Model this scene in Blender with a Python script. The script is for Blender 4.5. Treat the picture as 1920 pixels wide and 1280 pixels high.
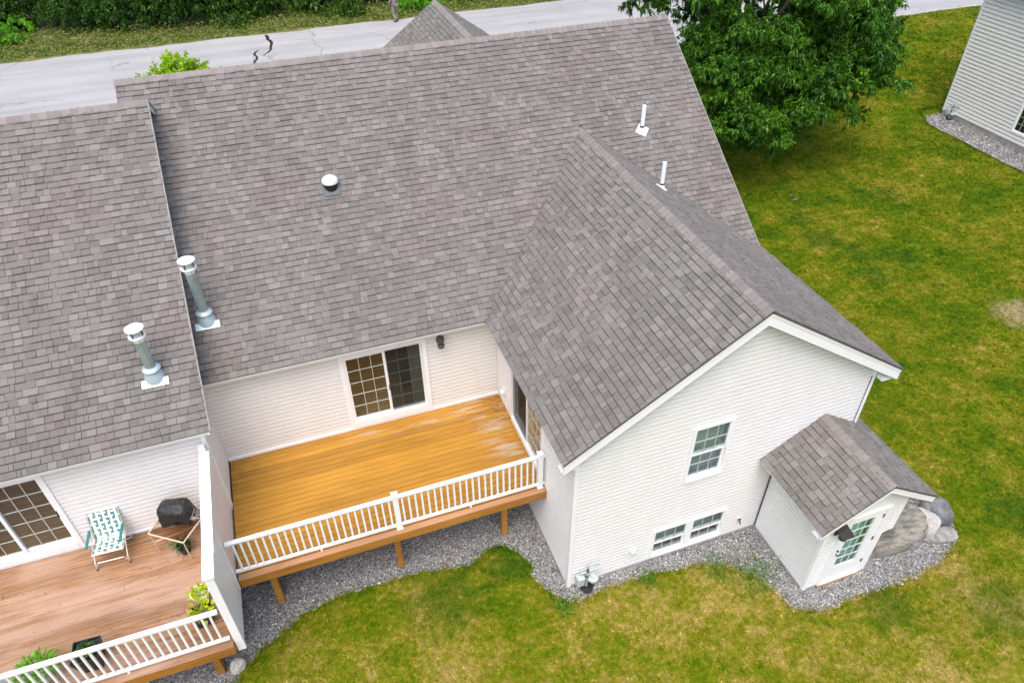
import bpy, bmesh, math, random
import numpy as np
from mathutils import Vector, Matrix

for o in list(bpy.data.objects): bpy.data.objects.remove(o)
sc = bpy.context.scene
COL = sc.collection
rnd = random.Random(11)
RNG = np.random.default_rng(5)

# ------------------------------------------------------------------ camera
CAM_LOC = Vector((-4.012, -12.506, 14.401))
YAW, PITCH, ROLL = math.radians(19.278), math.radians(-39.666), math.radians(-0.575)
F_ = Vector((math.sin(YAW)*math.cos(PITCH), math.cos(YAW)*math.cos(PITCH), math.sin(PITCH)))
R_ = F_.cross(Vector((0, 0, 1))).normalized(); U_ = R_.cross(F_)
R2 = R_*math.cos(ROLL) + U_*math.sin(ROLL); U2 = -R_*math.sin(ROLL) + U_*math.cos(ROLL)
cd = bpy.data.cameras.new('camera'); cam = bpy.data.objects.new('camera', cd); COL.objects.link(cam)
cam.matrix_world = Matrix(((R2.x, U2.x, -F_.x, CAM_LOC.x), (R2.y, U2.y, -F_.y, CAM_LOC.y), (R2.z, U2.z, -F_.z, CAM_LOC.z), (0, 0, 0, 1)))
cd.sensor_width = 36; cd.lens = 36*1354.3/1920; cd.clip_end = 1000; cd.clip_start = 0.1
sc.camera = cam

# ------------------------------------------------------------------ sky, sun, exposure
SUN_AZ, SUN_EL = math.radians(208), math.radians(66)      # clockwise from +Y (street side)
w = bpy.data.worlds.new('World'); sc.world = w; w.use_nodes = True
nt = w.node_tree; bg = nt.nodes['Background']
sky = nt.nodes.new('ShaderNodeTexSky'); sky.sky_type = 'NISHITA'; sky.sun_disc = False
sky.sun_elevation = SUN_EL; sky.sun_rotation = SUN_AZ; sky.air_density = 1.0; sky.dust_density = 4.5; sky.ozone_density = 1.0
nt.links.new(sky.outputs[0], bg.inputs[0]); bg.inputs[1].default_value = 0.15
sd = bpy.data.lights.new('sun', 'SUN'); sun = bpy.data.objects.new('sun', sd); COL.objects.link(sun)
sd.energy = 0.75; sd.angle = math.radians(42); sd.color = (1.0, 0.985, 0.96)
sdir = Vector((math.sin(SUN_AZ)*math.cos(SUN_EL), math.cos(SUN_AZ)*math.cos(SUN_EL), math.sin(SUN_EL)))
sun.rotation_euler = sdir.to_track_quat('Z', 'Y').to_euler(); sun.location = (0, 0, 40)
sc.view_settings.view_transform = 'Standard'; sc.view_settings.look = 'None'
sc.view_settings.exposure = 0.95; sc.view_settings.gamma = 1.0; sc.view_settings.use_curve_mapping = False
sc.cycles.max_bounces = 8; sc.cycles.transparent_max_bounces = 16

# ------------------------------------------------------------------ measured dimensions (metres)
D, G, W, OV = 4.574, 0.266, 6.716, 0.398
ZE, PM, PW = 4.522, 0.687, 0.654
YR, XL, XR = 5.629, -7.0, 6.863
XD, LD, ZD = -6.508, 3.27, 1.852
ZR = ZE + PM*(YR+OV); ZW = ZE + PW*(W/2+OV); YA = (ZW-ZE)/PM - OV
DY, DZ = -1.34, -0.045            # the attached unit on the left stands forward and a little lower
XRL = -6.277                      # its rake edge
YL = DY; ZD2 = ZD + DZ; ZE2 = ZE + DZ; ZR2 = ZR + DZ; YR2 = YR + DY; YE2 = -OV + DY
ROADZ = 1.6
def terr(y):
    t = np.clip((np.asarray(y, float)-12)/10.0, 0, 1); return ROADZ*t*t*(3-2*t)

# ------------------------------------------------------------------ node helpers / materials
def newmat(name):
    m = bpy.data.materials.new(name); m.use_nodes = True; t = m.node_tree
    return m, t, t.nodes['Principled BSDF'], t.nodes['Material Output']
def nd(t, typ, **kw):
    n = t.nodes.new(typ)
    for k, v in kw.items():
        if k in n.inputs.keys(): n.inputs[k].default_value = v
        else: setattr(n, k, v)
    return n
def ramp(t, fac, stops, interp='LINEAR'):
    n = t.nodes.new('ShaderNodeValToRGB'); n.color_ramp.interpolation = interp
    e = n.color_ramp.elements
    while len(e) < len(stops): e.new(0.5)
    for i, (p, c) in enumerate(stops):
        e[i].position = p; e[i].color = (*c, 1) if len(c) == 3 else c
    t.links.new(fac, n.inputs[0]); return n.outputs[0]
def mix(t, fac, a, b, mode='MIX'):
    n = t.nodes.new('ShaderNodeMix'); n.data_type = 'RGBA'; n.blend_type = mode
    for s, v in ((0, fac), (6, a), (7, b)):
        if hasattr(v, 'is_linked'): t.links.new(v, n.inputs[s])
        elif s == 0: n.inputs[0].default_value = v
        else: n.inputs[s].default_value = (*v, 1) if len(v) == 3 else v
    return n.outputs[2]
def pos(t, scale=(1, 1, 1)):
    g = t.nodes.new('ShaderNodeNewGeometry'); m = t.nodes.new('ShaderNodeMapping')
    m.inputs['Scale'].default_value = scale; t.links.new(g.outputs['Position'], m.inputs[0]); return m.outputs[0]
def objco(t, scale=(1, 1, 1)):
    g = t.nodes.new('ShaderNodeTexCoord'); m = t.nodes.new('ShaderNodeMapping')
    m.inputs['Scale'].default_value = scale; t.links.new(g.outputs['Object'], m.inputs[0]); return m.outputs[0]
def noise(t, vec, scale, detail=4, rough=0.55, dist=0.0):
    n = t.nodes.new('ShaderNodeTexNoise'); n.inputs['Scale'].default_value = scale
    n.inputs['Detail'].default_value = detail; n.inputs['Roughness'].default_value = rough; n.inputs['Distortion'].default_value = dist
    if vec: t.links.new(vec, n.inputs['Vector'])
    return n.outputs['Fac']
def math_(t, op, a, b=None, c=None, clamp=False):
    n = t.nodes.new('ShaderNodeMath'); n.operation = op; n.use_clamp = clamp
    for i, v in enumerate((a, b, c)):
        if v is None: continue
        if hasattr(v, 'is_linked'): t.links.new(v, n.inputs[i])
        else: n.inputs[i].default_value = v
    return n.outputs[0]
def maprange(t, v, a, b, c=0.0, d=1.0, smooth=True):
    n = t.nodes.new('ShaderNodeMapRange'); n.interpolation_type = 'SMOOTHSTEP' if smooth else 'LINEAR'
    t.links.new(v, n.inputs[0])
    for i, x in enumerate((a, b, c, d)): n.inputs[i+1].default_value = x
    return n.outputs[0]
def bump(t, bsdf, h, strength=0.3, dist=0.01):
    n = t.nodes.new('ShaderNodeBump'); n.inputs['Strength'].default_value = strength; n.inputs['Distance'].default_value = dist
    t.links.new(h, n.inputs['Height']); t.links.new(n.outputs[0], bsdf.inputs['Normal'])
def sepxyz(t, v):
    n = t.nodes.new('ShaderNodeSeparateXYZ'); t.links.new(v, n.inputs[0]); return n.outputs

M = {}
def plain(key, col, rough=0.5, metal=0.0, var=0.0, vscale=8.0, bmp=0.0, bscale=60.0, spec=0.5):
    m, t, b, o = newmat(key)
    b.inputs['Roughness'].default_value = rough; b.inputs['Metallic'].default_value = metal
    b.inputs['Specular IOR Level'].default_value = spec
    if var:
        n = noise(t, pos(t), vscale, 5)
        c = ramp(t, n, [(0.3, tuple(x*(1-var) for x in col)), (0.7, tuple(min(1, x*(1+var)) for x in col))])
        t.links.new(c, b.inputs['Base Color'])
    else:
        b.inputs['Base Color'].default_value = (*col, 1)
    if bmp: bump(t, b, noise(t, pos(t), bscale, 3), bmp, 0.05 if key == 'cover' else 0.01)
    M[key] = m; return m

SH = [(0.156, 0.146, 0.134), (0.172, 0.161, 0.149), (0.186, 0.174, 0.161), (0.200, 0.187, 0.174), (0.222, 0.209, 0.194)]
def shingle_mat(key, objrandom, band=False):
    m, t, b, o = newmat(key); b.inputs['Roughness'].default_value = 0.92; b.inputs['Specular IOR Level'].default_value = 0.25
    if objrandom:
        oi = t.nodes.new('ShaderNodeObjectInfo'); r = oi.outputs['Random']
    else:
        at = t.nodes.new('ShaderNodeAttribute'); at.attribute_name = 'tone'; r = at.outputs['Fac']
    c = ramp(t, r, [(0.0, SH[0]), (0.16, SH[1]), (0.42, SH[2]), (0.72, SH[3]), (0.90, SH[4])], 'CONSTANT')
    pn = maprange(t, noise(t, pos(t), 0.55, 3), 0.5, 0.68)
    c = mix(t, math_(t, 'MULTIPLY', pn, 0.3), c, mix(t, 1.0, c, (1.07, 0.92, 0.93), 'MULTIPLY'))
    gr = ramp(t, noise(t, pos(t), 95, 2), [(0.25, (0.72, 0.72, 0.72)), (0.75, (1.25, 1.25, 1.25))])
    c = mix(t, 1.0, c, gr, 'MULTIPLY')
    st = ramp(t, noise(t, pos(t, (1, 0.25, 0.25)), 1.3, 4), [(0.3, (0.88, 0.88, 0.88)), (0.7, (1.06, 1.06, 1.06))])
    c = mix(t, 1.0, c, st, 'MULTIPLY')
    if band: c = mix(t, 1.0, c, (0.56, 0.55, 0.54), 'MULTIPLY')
    t.links.new(c, b.inputs['Base Color']); bump(t, b, noise(t, pos(t), 120, 2), 0.35, 0.01)
    M[key] = m
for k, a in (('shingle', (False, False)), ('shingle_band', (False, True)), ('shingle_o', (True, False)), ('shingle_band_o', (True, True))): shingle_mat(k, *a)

m, t, b, o = newmat('ridgecap'); b.inputs['Roughness'].default_value = 0.92; b.inputs['Specular IOR Level'].default_value = 0.25
oi = t.nodes.new('ShaderNodeObjectInfo'); c = ramp(t, oi.outputs['Random'], [(0.0, (0.205, 0.183, 0.170)), (0.5, (0.235, 0.211, 0.197)), (1.0, (0.262, 0.237, 0.222))])
c = mix(t, 1.0, c, ramp(t, noise(t, pos(t), 95, 2), [(0.25, (0.78, 0.78, 0.78)), (0.75, (1.2, 1.2, 1.2))]), 'MULTIPLY'); t.links.new(c, b.inputs['Base Color']); M['ridgecap'] = m
def siding_mat(key, col):
    m, t, b, o = newmat(key); b.inputs['Roughness'].default_value = 0.42
    n = noise(t, pos(t, (1, 1, 0.35)), 2.2, 5)
    c = ramp(t, n, [(0.3, tuple(x*0.965 for x in col)), (0.7, col)])
    n2 = noise(t, pos(t, (9, 9, 1.2)), 1.0, 3)
    c = mix(t, 1.0, c, ramp(t, n2, [(0.3, (0.985, 0.985, 0.985)), (0.6, (1, 1, 1))]), 'MULTIPLY')
    t.links.new(c, b.inputs['Base Color']); M[key] = m
siding_mat('siding', (0.80, 0.795, 0.79)); siding_mat('siding_warm', (0.765, 0.765, 0.735)); siding_mat('siding_far', (0.80, 0.785, 0.75))  # second one: the white siding tinted warm for light bounced off the deck
plain('trim', (0.84, 0.845, 0.85), 0.38, var=0.025, vscale=3)
plain('drip', (0.25, 0.235, 0.215), 0.6, var=0.1)
plain('muntin', (0.52, 0.56, 0.50), 0.4)
plain('vinyl', (0.86, 0.86, 0.86), 0.33, var=0.03, vscale=5)
plain('concrete', (0.34, 0.33, 0.30), 0.9, var=0.25, vscale=5, bmp=0.3)
plain('galv', (0.42, 0.52, 0.55), 0.38, 0.75, var=0.16, vscale=5)
plain('galv_light', (0.46, 0.55, 0.59), 0.42, 0.35, var=0.1, vscale=6)
plain('galv_cap', (0.85, 0.86, 0.87), 0.4, 0.25, var=0.05)
plain('dark', (0.015, 0.015, 0.016), 0.5)
plain('pvc', (0.85, 0.86, 0.87), 0.35)
plain('flash', (0.085, 0.10, 0.115), 0.5, 0.2, var=0.15)
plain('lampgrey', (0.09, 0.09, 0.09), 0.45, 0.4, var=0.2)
plain('lampdark', (0.035, 0.033, 0.03), 0.5, 0.3, var=0.3)
plain('metergrey', (0.46, 0.53, 0.53), 0.5, 0.2, var=0.12, vscale=15)
plain('rubber', (0.012, 0.012, 0.013), 0.6)
plain('plastic_black', (0.014, 0.015, 0.018), 0.4, var=0.3, vscale=12)
plain('soil', (0.03, 0.022, 0.015), 1.0, bmp=0.6)
plain('alu', (0.72, 0.66, 0.62), 0.35, 0.6)
plain('tan_tube', (0.62, 0.52, 0.42), 0.4, 0.2, var=0.15)
plain('teal', (0.015, 0.20, 0.19), 0.4)
plain('webteal', (0.06, 0.27, 0.25), 0.75, bmp=0.2, bscale=200)
plain('webwhite', (0.72, 0.80, 0.77), 0.75, bmp=0.2, bscale=200)
plain('cover', (0.013, 0.014, 0.016), 0.38, bmp=1.0, bscale=14)
plain('grillgrey', (0.30, 0.31, 0.31), 0.45, 0.6, var=0.2)
plain('potwhite', (0.72, 0.70, 0.66), 0.5, var=0.06)
plain('rail', (0.86, 0.865, 0.87), 0.3, var=0.02)
plain('room', (0.50, 0.46, 0.38), 0.8); plain('roomdark', (0.10, 0.095, 0.08), 0.85)
plain('blind', (0.33, 0.41, 0.43), 0.75, var=0.2, vscale=2)
plain('curtain', (0.42, 0.70, 0.62), 0.8, var=0.15, vscale=4)
plain('warm_sill', (0.40, 0.27, 0.12), 0.7, var=0.2)
plain('bark', (0.085, 0.065, 0.048), 0.95, var=0.35, vscale=6, bmp=0.8, bscale=25)
plain('skin', (0.45, 0.27, 0.19), 0.55); plain('hair', (0.03, 0.02, 0.012), 0.6)
plain('trousers', (0.21, 0.20, 0.16), 0.85, var=0.2, vscale=9, bmp=0.3, bscale=20)
plain('jacket', (0.25, 0.22, 0.19), 0.85, var=0.2, vscale=9, bmp=0.3, bscale=20)
plain('shoe', (0.012, 0.011, 0.01), 0.5)
plain('tar', (0.018, 0.019, 0.021), 0.6)
plain('kerb', (0.40, 0.39, 0.35), 0.9, var=0.2, vscale=3)

def wood_mat(key, c1, c2, c3, wear=None):
    m, t, b, o = newmat(key); b.inputs['Roughness'].default_value = 0.55
    oi = t.nodes.new('ShaderNodeObjectInfo')
    g = nd(t, 'ShaderNodeNewGeometry'); add = nd(t, 'ShaderNodeVectorMath', operation='ADD')
    cmb = nd(t, 'ShaderNodeCombineXYZ'); t.links.new(math_(t, 'MULTIPLY', oi.outputs['Random'], 37.0), cmb.inputs[0])
    t.links.new(g.outputs['Position'], add.inputs[0]); t.links.new(cmb.outputs[0], add.inputs[1])
    mp = nd(t, 'ShaderNodeMapping'); mp.inputs['Scale'].default_value = (0.5, 9, 9); t.links.new(add.outputs[0], mp.inputs[0])
    n = noise(t, mp.outputs[0], 2.4, 6, 0.62, 0.5)
    c = ramp(t, n, [(0.28, c1), (0.5, c2), (0.72, c3)])
    br = ramp(t, oi.outputs['Random'], [(0.0, (0.82, 0.80, 0.78)), (1.0, (1.10, 1.10, 1.10))])
    c = mix(t, 1.0, c, br, 'MULTIPLY')
    big = noise(t, pos(t, (0.5, 1.4, 1)), 0.9, 4)
    c = mix(t, 1.0, c, ramp(t, big, [(0.3, (0.82, 0.80, 0.78)), (0.7, (1.10, 1.10, 1.10))]), 'MULTIPLY')
    if wear == 'deck':       # worn stain along the wall and in the inner corner
        x, y, z = sepxyz(t, g.outputs['Position'])
        m1 = math_(t, 'MULTIPLY', maprange(t, y, -0.62, -0.30), maprange(t, y, -0.12, -0.26))
        m1 = math_(t, 'MULTIPLY', m1, maprange(t, x, -5.0, -2.2))
        m2 = math_(t, 'MULTIPLY', maprange(t, x, -1.15, -0.35), maprange(t, y, -3.0, -1.6))
        m2 = math_(t, 'MULTIPLY', m2, maprange(t, x, -0.02, -0.2, 0.2, 1.0))
        mm = math_(t, 'MAXIMUM', math_(t, 'MULTIPLY', m1, 0.8), m2)
        wn = noise(t, pos(t, (0.9, 5, 1)), 1.5, 6, 0.68, 0.2)
        wf = math_(t, 'MULTIPLY', mm, maprange(t, wn, 0.46, 0.60))
        c = mix(t, math_(t, 'MULTIPLY', wf, 0.75), c, (0.52, 0.42, 0.34))
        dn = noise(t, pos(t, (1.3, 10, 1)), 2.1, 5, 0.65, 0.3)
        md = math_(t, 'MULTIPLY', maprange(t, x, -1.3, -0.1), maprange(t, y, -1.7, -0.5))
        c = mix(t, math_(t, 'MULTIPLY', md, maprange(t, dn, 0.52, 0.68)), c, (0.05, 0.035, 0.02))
        ml = math_(t, 'MULTIPLY', maprange(t, x, -5.2, -6.5), maprange(t, y, -2.2, -0.2))
        c = mix(t, math_(t, 'MULTIPLY', math_(t, 'MULTIPLY', ml, maprange(t, noise(t, pos(t), 2.6, 4), 0.35, 0.65)), 0.55), c, (0.17, 0.11, 0.02))
    if wear == 'old':
        n3 = noise(t, pos(t, (0.9, 6, 1)), 3.2, 6, 0.7)
        c = mix(t, maprange(t, n3, 0.54, 0.68), c, (0.13, 0.085, 0.055))
        n4 = noise(t, pos(t, (0.5, 1.2, 1)), 0.9, 3)
        c = mix(t, math_(t, 'MULTIPLY', maprange(t, n4, 0.42, 0.68), 0.75), c, (0.48, 0.315, 0.23))
        n5 = noise(t, pos(t, (14, 14, 1)), 1.0, 2)
        c = mix(t, math_(t, 'MULTIPLY', maprange(t, n5, 0.66, 0.72), 0.6), c, (0.10, 0.07, 0.05))
        n6 = noise(t, pos(t, (0.35, 3.2, 1)), 1.7, 4, 0.6)
        c = mix(t, math_(t, 'MULTIPLY', maprange(t, n6, 0.50, 0.66), 0.6), c, (0.27, 0.125, 0.04))
    t.links.new(c, b.inputs['Base Color']); bump(t, b, n, 0.25, 0.01); M[key] = m
wood_mat('deckwood', (0.36, 0.165, 0.012), (0.44, 0.215, 0.020), (0.50, 0.260, 0.036), 'deck')
wood_mat('framewood', (0.30, 0.12, 0.015), (0.42, 0.18, 0.03), (0.50, 0.25, 0.06))
wood_mat('rimtop', (0.36, 0.18, 0.08), (0.46, 0.25, 0.13), (0.52, 0.30, 0.17))
wood_mat('oldwood', (0.18, 0.078, 0.028), (0.33, 0.178, 0.088), (0.46, 0.295, 0.19), 'old')
wood_mat('floorwood', (0.26, 0.16, 0.07), (0.38, 0.26, 0.13), (0.46, 0.34, 0.19))

def glass_mat(key, tint, refl):
    m, t, b, o = newmat(key); t.nodes.remove(b)
    tr = nd(t, 'ShaderNodeBsdfTransparent'); tr.inputs[0].default_value = (*tint, 1)
    gl = nd(t, 'ShaderNodeBsdfGlossy'); gl.inputs['Roughness'].default_value = 0.02
    gi = nd(t, 'ShaderNodeNewGeometry'); dt = nd(t, 'ShaderNodeVectorMath', operation='DOT_PRODUCT')
    t.links.new(gi.outputs['Normal'], dt.inputs[0]); t.links.new(gi.outputs['Incoming'], dt.inputs[1])
    sch = math_(t, 'POWER', math_(t, 'SUBTRACT', 1.0, math_(t, 'ABSOLUTE', dt.outputs['Value']), clamp=True), 5.0)
    frs = math_(t, 'MULTIPLY_ADD', sch, 0.96, 0.04)
    bn = nd(t, 'ShaderNodeBump'); bn.inputs['Strength'].default_value = 0.03; t.links.new(noise(t, pos(t), 1.5, 2), bn.inputs['Height'])
    t.links.new(bn.outputs[0], gl.inputs['Normal'])
    f = math_(t, 'MULTIPLY', frs, refl, clamp=True)
    ms = nd(t, 'ShaderNodeMixShader'); t.links.new(f, ms.inputs[0]); t.links.new(tr.outputs[0], ms.inputs[1]); t.links.new(gl.outputs[0], ms.inputs[2])
    t.links.new(ms.outputs[0], o.inputs[0]); M[key] = m
glass_mat('glass', (0.92, 0.96, 0.96), 1.7)
glass_mat('glass_top', (0.80, 0.74, 0.66), 0.5)
m, t, b, o = newmat('screen'); t.nodes.remove(b)
tr = nd(t, 'ShaderNodeBsdfTransparent'); df = nd(t, 'ShaderNodeBsdfDiffuse'); df.inputs[0].default_value = (0.03, 0.035, 0.035, 1)
ms = nd(t, 'ShaderNodeMixShader'); ms.inputs[0].default_value = 0.38
t.links.new(tr.outputs[0], ms.inputs[1]); t.links.new(df.outputs[0], ms.inputs[2]); t.links.new(ms.outputs[0], o.inputs[0]); M['screen'] = m

def lawn_colour(t):
    p0 = pos(t)
    n1 = noise(t, p0, 0.42, 5, 0.6, 0.3); n2 = noise(t, pos(t, (1, 1.3, 1)), 1.5, 5, 0.65); n3 = noise(t, p0, 9, 3)
    x, y, z = sepxyz(t, p0)
    # the strip south of the houses is drier than the side lawn
    dry = math_(t, 'MULTIPLY', maprange(t, y, -1.5, -6.0), maprange(t, x, 13.0, 6.0))
    n4 = noise(t, pos(t, (1, 1, 1)), 4.2, 5, 0.7)
    s = math_(t, 'ADD', math_(t, 'MULTIPLY', n1, 0.55), math_(t, 'MULTIPLY', n2, 0.45))
    s = math_(t, 'ADD', s, math_(t, 'MULTIPLY', dry, 0.11))
    s = math_(t, 'ADD', s, math_(t, 'MULTIPLY', math_(t, 'SUBTRACT', n4, 0.5), 0.34))
    s = math_(t, 'ADD', s, math_(t, 'MULTIPLY', math_(t, 'SUBTRACT', n3, 0.5), 0.36))
    c = ramp(t, s, [(0.30, (0.026, 0.082, 0.001)), (0.42, (0.066, 0.132, 0.001)), (0.51, (0.122, 0.172, 0.002)), (0.60, (0.210, 0.205, 0.014)), (0.73, (0.38, 0.295, 0.085))])
    def spot(cx, cy, r0, r1):
        v = nd(t, 'ShaderNodeVectorMath', operation='DISTANCE'); t.links.new(p0, v.inputs[0]); v.inputs[1].default_value = (cx, cy, 0.0)
        return maprange(t, math_(t, 'ADD', v.outputs['Value'], math_(t, 'MULTIPLY', math_(t, 'SUBTRACT', n2, 0.5), 1.6)), r1, r0)
    lush = None
    for q in ((19.4, 7.4, .2, .9), (18.7, 7.9, .1, .6), (14.8, 7.1, .2, .8), (14.6, 5.5, .3, 1.0), (15.3, 4.3, .2, .9), (14.7, 3.0, .2, .8), (16.6, 3.6, .1, .7), (-2.6, -3.9, .3, 1.2), (-1.1, -3.5, .2, .8), (6.3, -7.4, .2, .9), (11.5, -6.8, .4, 1.6), (8.6, -8.2, .3, 1.2)):
        k_ = spot(*q); lush = k_ if lush is None else math_(t, 'MAXIMUM', lush, k_)
    c = mix(t, math_(t, 'MULTIPLY', lush, 0.5), c, (0.030, 0.090, 0.006))
    bare = math_(t, 'MAXIMUM', maprange(t, noise(t, p0, 0.75, 4, 0.6), 0.70, 0.76), math_(t, 'MULTIPLY', spot(17.7, -0.5, .3, 1.1), 0.8))
    return mix(t, math_(t, 'MULTIPLY', bare, 0.8), c, (0.46, 0.36, 0.23))
m, t, b, o = newmat('lawn'); b.inputs['Roughness'].default_value = 1.0; b.inputs['Specular IOR Level'].default_value = 0.1
c = lawn_colour(t); c = mix(t, 1.0, c, (0.8, 0.78, 0.75), 'MULTIPLY'); t.links.new(c, b.inputs['Base Color']); bump(t, b, noise(t, pos(t), 30, 4), 0.8, 0.03); M['lawn'] = m
m, t, b, o = newmat('grass'); b.inputs['Roughness'].default_value = 0.8; b.inputs['Specular IOR Level'].default_value = 0.15
c = lawn_colour(t); at = nd(t, 'ShaderNodeAttribute'); at.attribute_name = 'tone'
c = mix(t, 1.0, c, ramp(t, at.outputs['Fac'], [(0.0, (0.50, 0.58, 0.5)), (0.7, (1.3, 1.25, 1.2)), (1.0, (2.2, 1.75, 2.6))]), 'MULTIPLY')
t.links.new(c, b.inputs['Base Color']); M['grass'] = m

def leaf_mat(key, cols, trans=0.3, gloss=0.35):
    m, t, b, o = newmat(key); t.nodes.remove(b)
    at = nd(t, 'ShaderNodeAttribute'); at.attribute_name = 'tone'
    c = ramp(t, at.outputs['Fac'], [(i/(len(cols)-1), q) for i, q in enumerate(cols)])
    d = nd(t, 'ShaderNodeBsdfPrincipled'); d.inputs['Roughness'].default_value = 0.45; d.inputs['Specular IOR Level'].default_value = gloss
    tl = nd(t, 'ShaderNodeBsdfTranslucent'); t.links.new(c, d.inputs['Base Color'])
    t.links.new(mix(t, 1.0, c, (1.3, 1.4, 0.5), 'MULTIPLY'), tl.inputs[0])
    ms = nd(t, 'ShaderNodeMixShader'); ms.inputs[0].default_value = trans
    t.links.new(d.outputs[0], ms.inputs[1]); t.links.new(tl.outputs[0], ms.inputs[2]); t.links.new(ms.outputs[0], o.inputs[0]); M[key] = m
leaf_mat('leaf_tree', [(0.012, 0.056, 0.003), (0.034, 0.118, 0.005), (0.072, 0.20, 0.008), (0.15, 0.31, 0.018)], 0.10, 0.3)
leaf_mat('leaf_wood', [(0.024, 0.07, 0.006), (0.05, 0.125, 0.010), (0.10, 0.20, 0.015)], 0.25)
leaf_mat('leaf_ever', [(0.015, 0.060, 0.008), (0.034, 0.105, 0.010), (0.075, 0.18, 0.014)], 0.2)
leaf_mat('leaf_lime', [(0.20, 0.36, 0.006), (0.32, 0.50, 0.010), (0.44, 0.62, 0.03)], 0.3)
leaf_mat('leaf_chart', [(0.30, 0.40, 0.01), (0.46, 0.55, 0.012), (0.60, 0.66, 0.05)], 0.25)
leaf_mat('leaf_fern', [(0.07, 0.24, 0.01), (0.13, 0.38, 0.015), (0.24, 0.52, 0.03)], 0.3)
leaf_mat('leaf_dark', [(0.02, 0.07, 0.012), (0.04, 0.12, 0.02), (0.10, 0.20, 0.04)], 0.2)
leaf_mat('leaf_weed', [(0.04, 0.14, 0.01), (0.08, 0.22, 0.015), (0.15, 0.30, 0.02)], 0.25)
leaf_mat('leaf_litter', [(0.05, 0.12, 0.01), (0.12, 0.19, 0.02), (0.24, 0.21, 0.06), (0.10, 0.20, 0.02)], 0.1)

m, t, b, o = newmat('stone_bits'); b.inputs['Roughness'].default_value = 0.85
at = nd(t, 'ShaderNodeAttribute'); at.attribute_name = 'tone'
c = ramp(t, at.outputs['Fac'], [(0.0, (0.03, 0.032, 0.035)), (0.3, (0.10, 0.10, 0.098)), (0.6, (0.225, 0.225, 0.22)), (0.85, (0.42, 0.42, 0.41)), (1.0, (0.72, 0.71, 0.69))])
brn = maprange(t, noise(t, pos(t), 1.1, 3), 0.55, 0.72)
c = mix(t, math_(t, 'MULTIPLY', brn, 0.55), c, mix(t, 1.0, c, (1.15, 0.92, 0.68), 'MULTIPLY')); t.links.new(c, b.inputs['Base Color']); M['stone_bits'] = m
m, t, b, o = newmat('gravel_bed'); b.inputs['Roughness'].default_value = 1.0
c = ramp(t, noise(t, pos(t), 55, 2), [(0.3, (0.05, 0.05, 0.05)), (0.5, (0.2, 0.2, 0.2)), (0.7, (0.45, 0.45, 0.44))]); t.links.new(c, b.inputs['Base Color']); M['gravel_bed'] = m

def rock_mat(key, stops, sc_=(1, 1, 1), s=3.0):
    m, t, b, o = newmat(key); b.inputs['Roughness'].default_value = 0.88
    n = noise(t, objco(t, sc_), s, 8, 0.65, 0.6); t.links.new(ramp(t, n, stops), b.inputs['Base Color'])
    bump(t, b, noise(t, objco(t, sc_), s*3, 8, .7), 0.9, 0.06); M[key] = m
rock_mat('rock_ledge', [(0.32, (0.07, 0.064, 0.052)), (0.42, (0.18, 0.168, 0.14)), (0.51, (0.27, 0.255, 0.215)), (0.58, (0.35, 0.335, 0.29)), (0.64, (0.27, 0.16, 0.07)), (0.72, (0.36, 0.34, 0.30))], (1.0, 2.4, 2.2), 2.2)
rock_mat('rock_white', [(0.3, (0.30, 0.26, 0.22)), (0.45, (0.50, 0.48, 0.45)), (0.7, (0.64, 0.62, 0.60))])
rock_mat('rock_dark', [(0.3, (0.07, 0.075, 0.08)), (0.5, (0.17, 0.18, 0.185)), (0.7, (0.34, 0.34, 0.33))])
rock_mat('rock_grey', [(0.3, (0.14, 0.14, 0.135)), (0.5, (0.30, 0.295, 0.28)), (0.7, (0.45, 0.44, 0.42))])
rock_mat('rock_pale', [(0.3, (0.40, 0.36, 0.28)), (0.6, (0.68, 0.65, 0.58))], s=6)

m, t, b, o = newmat('asphalt'); b.inputs['Roughness'].default_value = 0.9
a = noise(t, pos(t, (0.08, 1.0, 1)), 1.1, 5, 0.6); b2 = noise(t, pos(t), 0.5, 4); g3 = noise(t, pos(t), 40, 2)
c = ramp(t, a, [(0.3, (0.30, 0.30, 0.302)), (0.5, (0.355, 0.355, 0.357)), (0.7, (0.40, 0.40, 0.398))])
c = mix(t, 1.0, c, ramp(t, b2, [(0.3, (0.92, 0.92, 0.93)), (0.7, (1.04, 1.04, 1.04))]), 'MULTIPLY')
c = mix(t, 1.0, c, ramp(t, g3, [(0.3, (0.93, 0.93, 0.93)), (0.7, (1.05, 1.05, 1.05))]), 'MULTIPLY')
vo = nd(t, 'ShaderNodeTexVoronoi', feature='DISTANCE_TO_EDGE'); vo.inputs['Scale'].default_value = 0.22
wv = nd(t, 'ShaderNodeVectorMath', operation='ADD'); nc_ = nd(t, 'ShaderNodeTexNoise'); nc_.inputs['Scale'].default_value = 1.2; nc_.inputs['Detail'].default_value = 5; t.links.new(pos(t), nc_.inputs['Vector']); t.links.new(pos(t), wv.inputs[0]); t.links.new(nc_.outputs['Color'], wv.inputs[1]); t.links.new(wv.outputs[0], vo.inputs['Vector'])
ck = math_(t, 'MULTIPLY', maprange(t, vo.outputs['Distance'], 0.012, 0.003), maprange(t, noise(t, pos(t), 0.35, 2), 0.45, 0.6))
c = mix(t, math_(t, 'MULTIPLY', ck, 0.45), c, (0.10, 0.10, 0.10))
t.links.new(c, b.inputs['Base Color']); bump(t, b, g3, 0.2, 0.01); M['asphalt'] = m
m, t, b, o = newmat('verge'); b.inputs['Roughness'].default_value = 1.0
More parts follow.
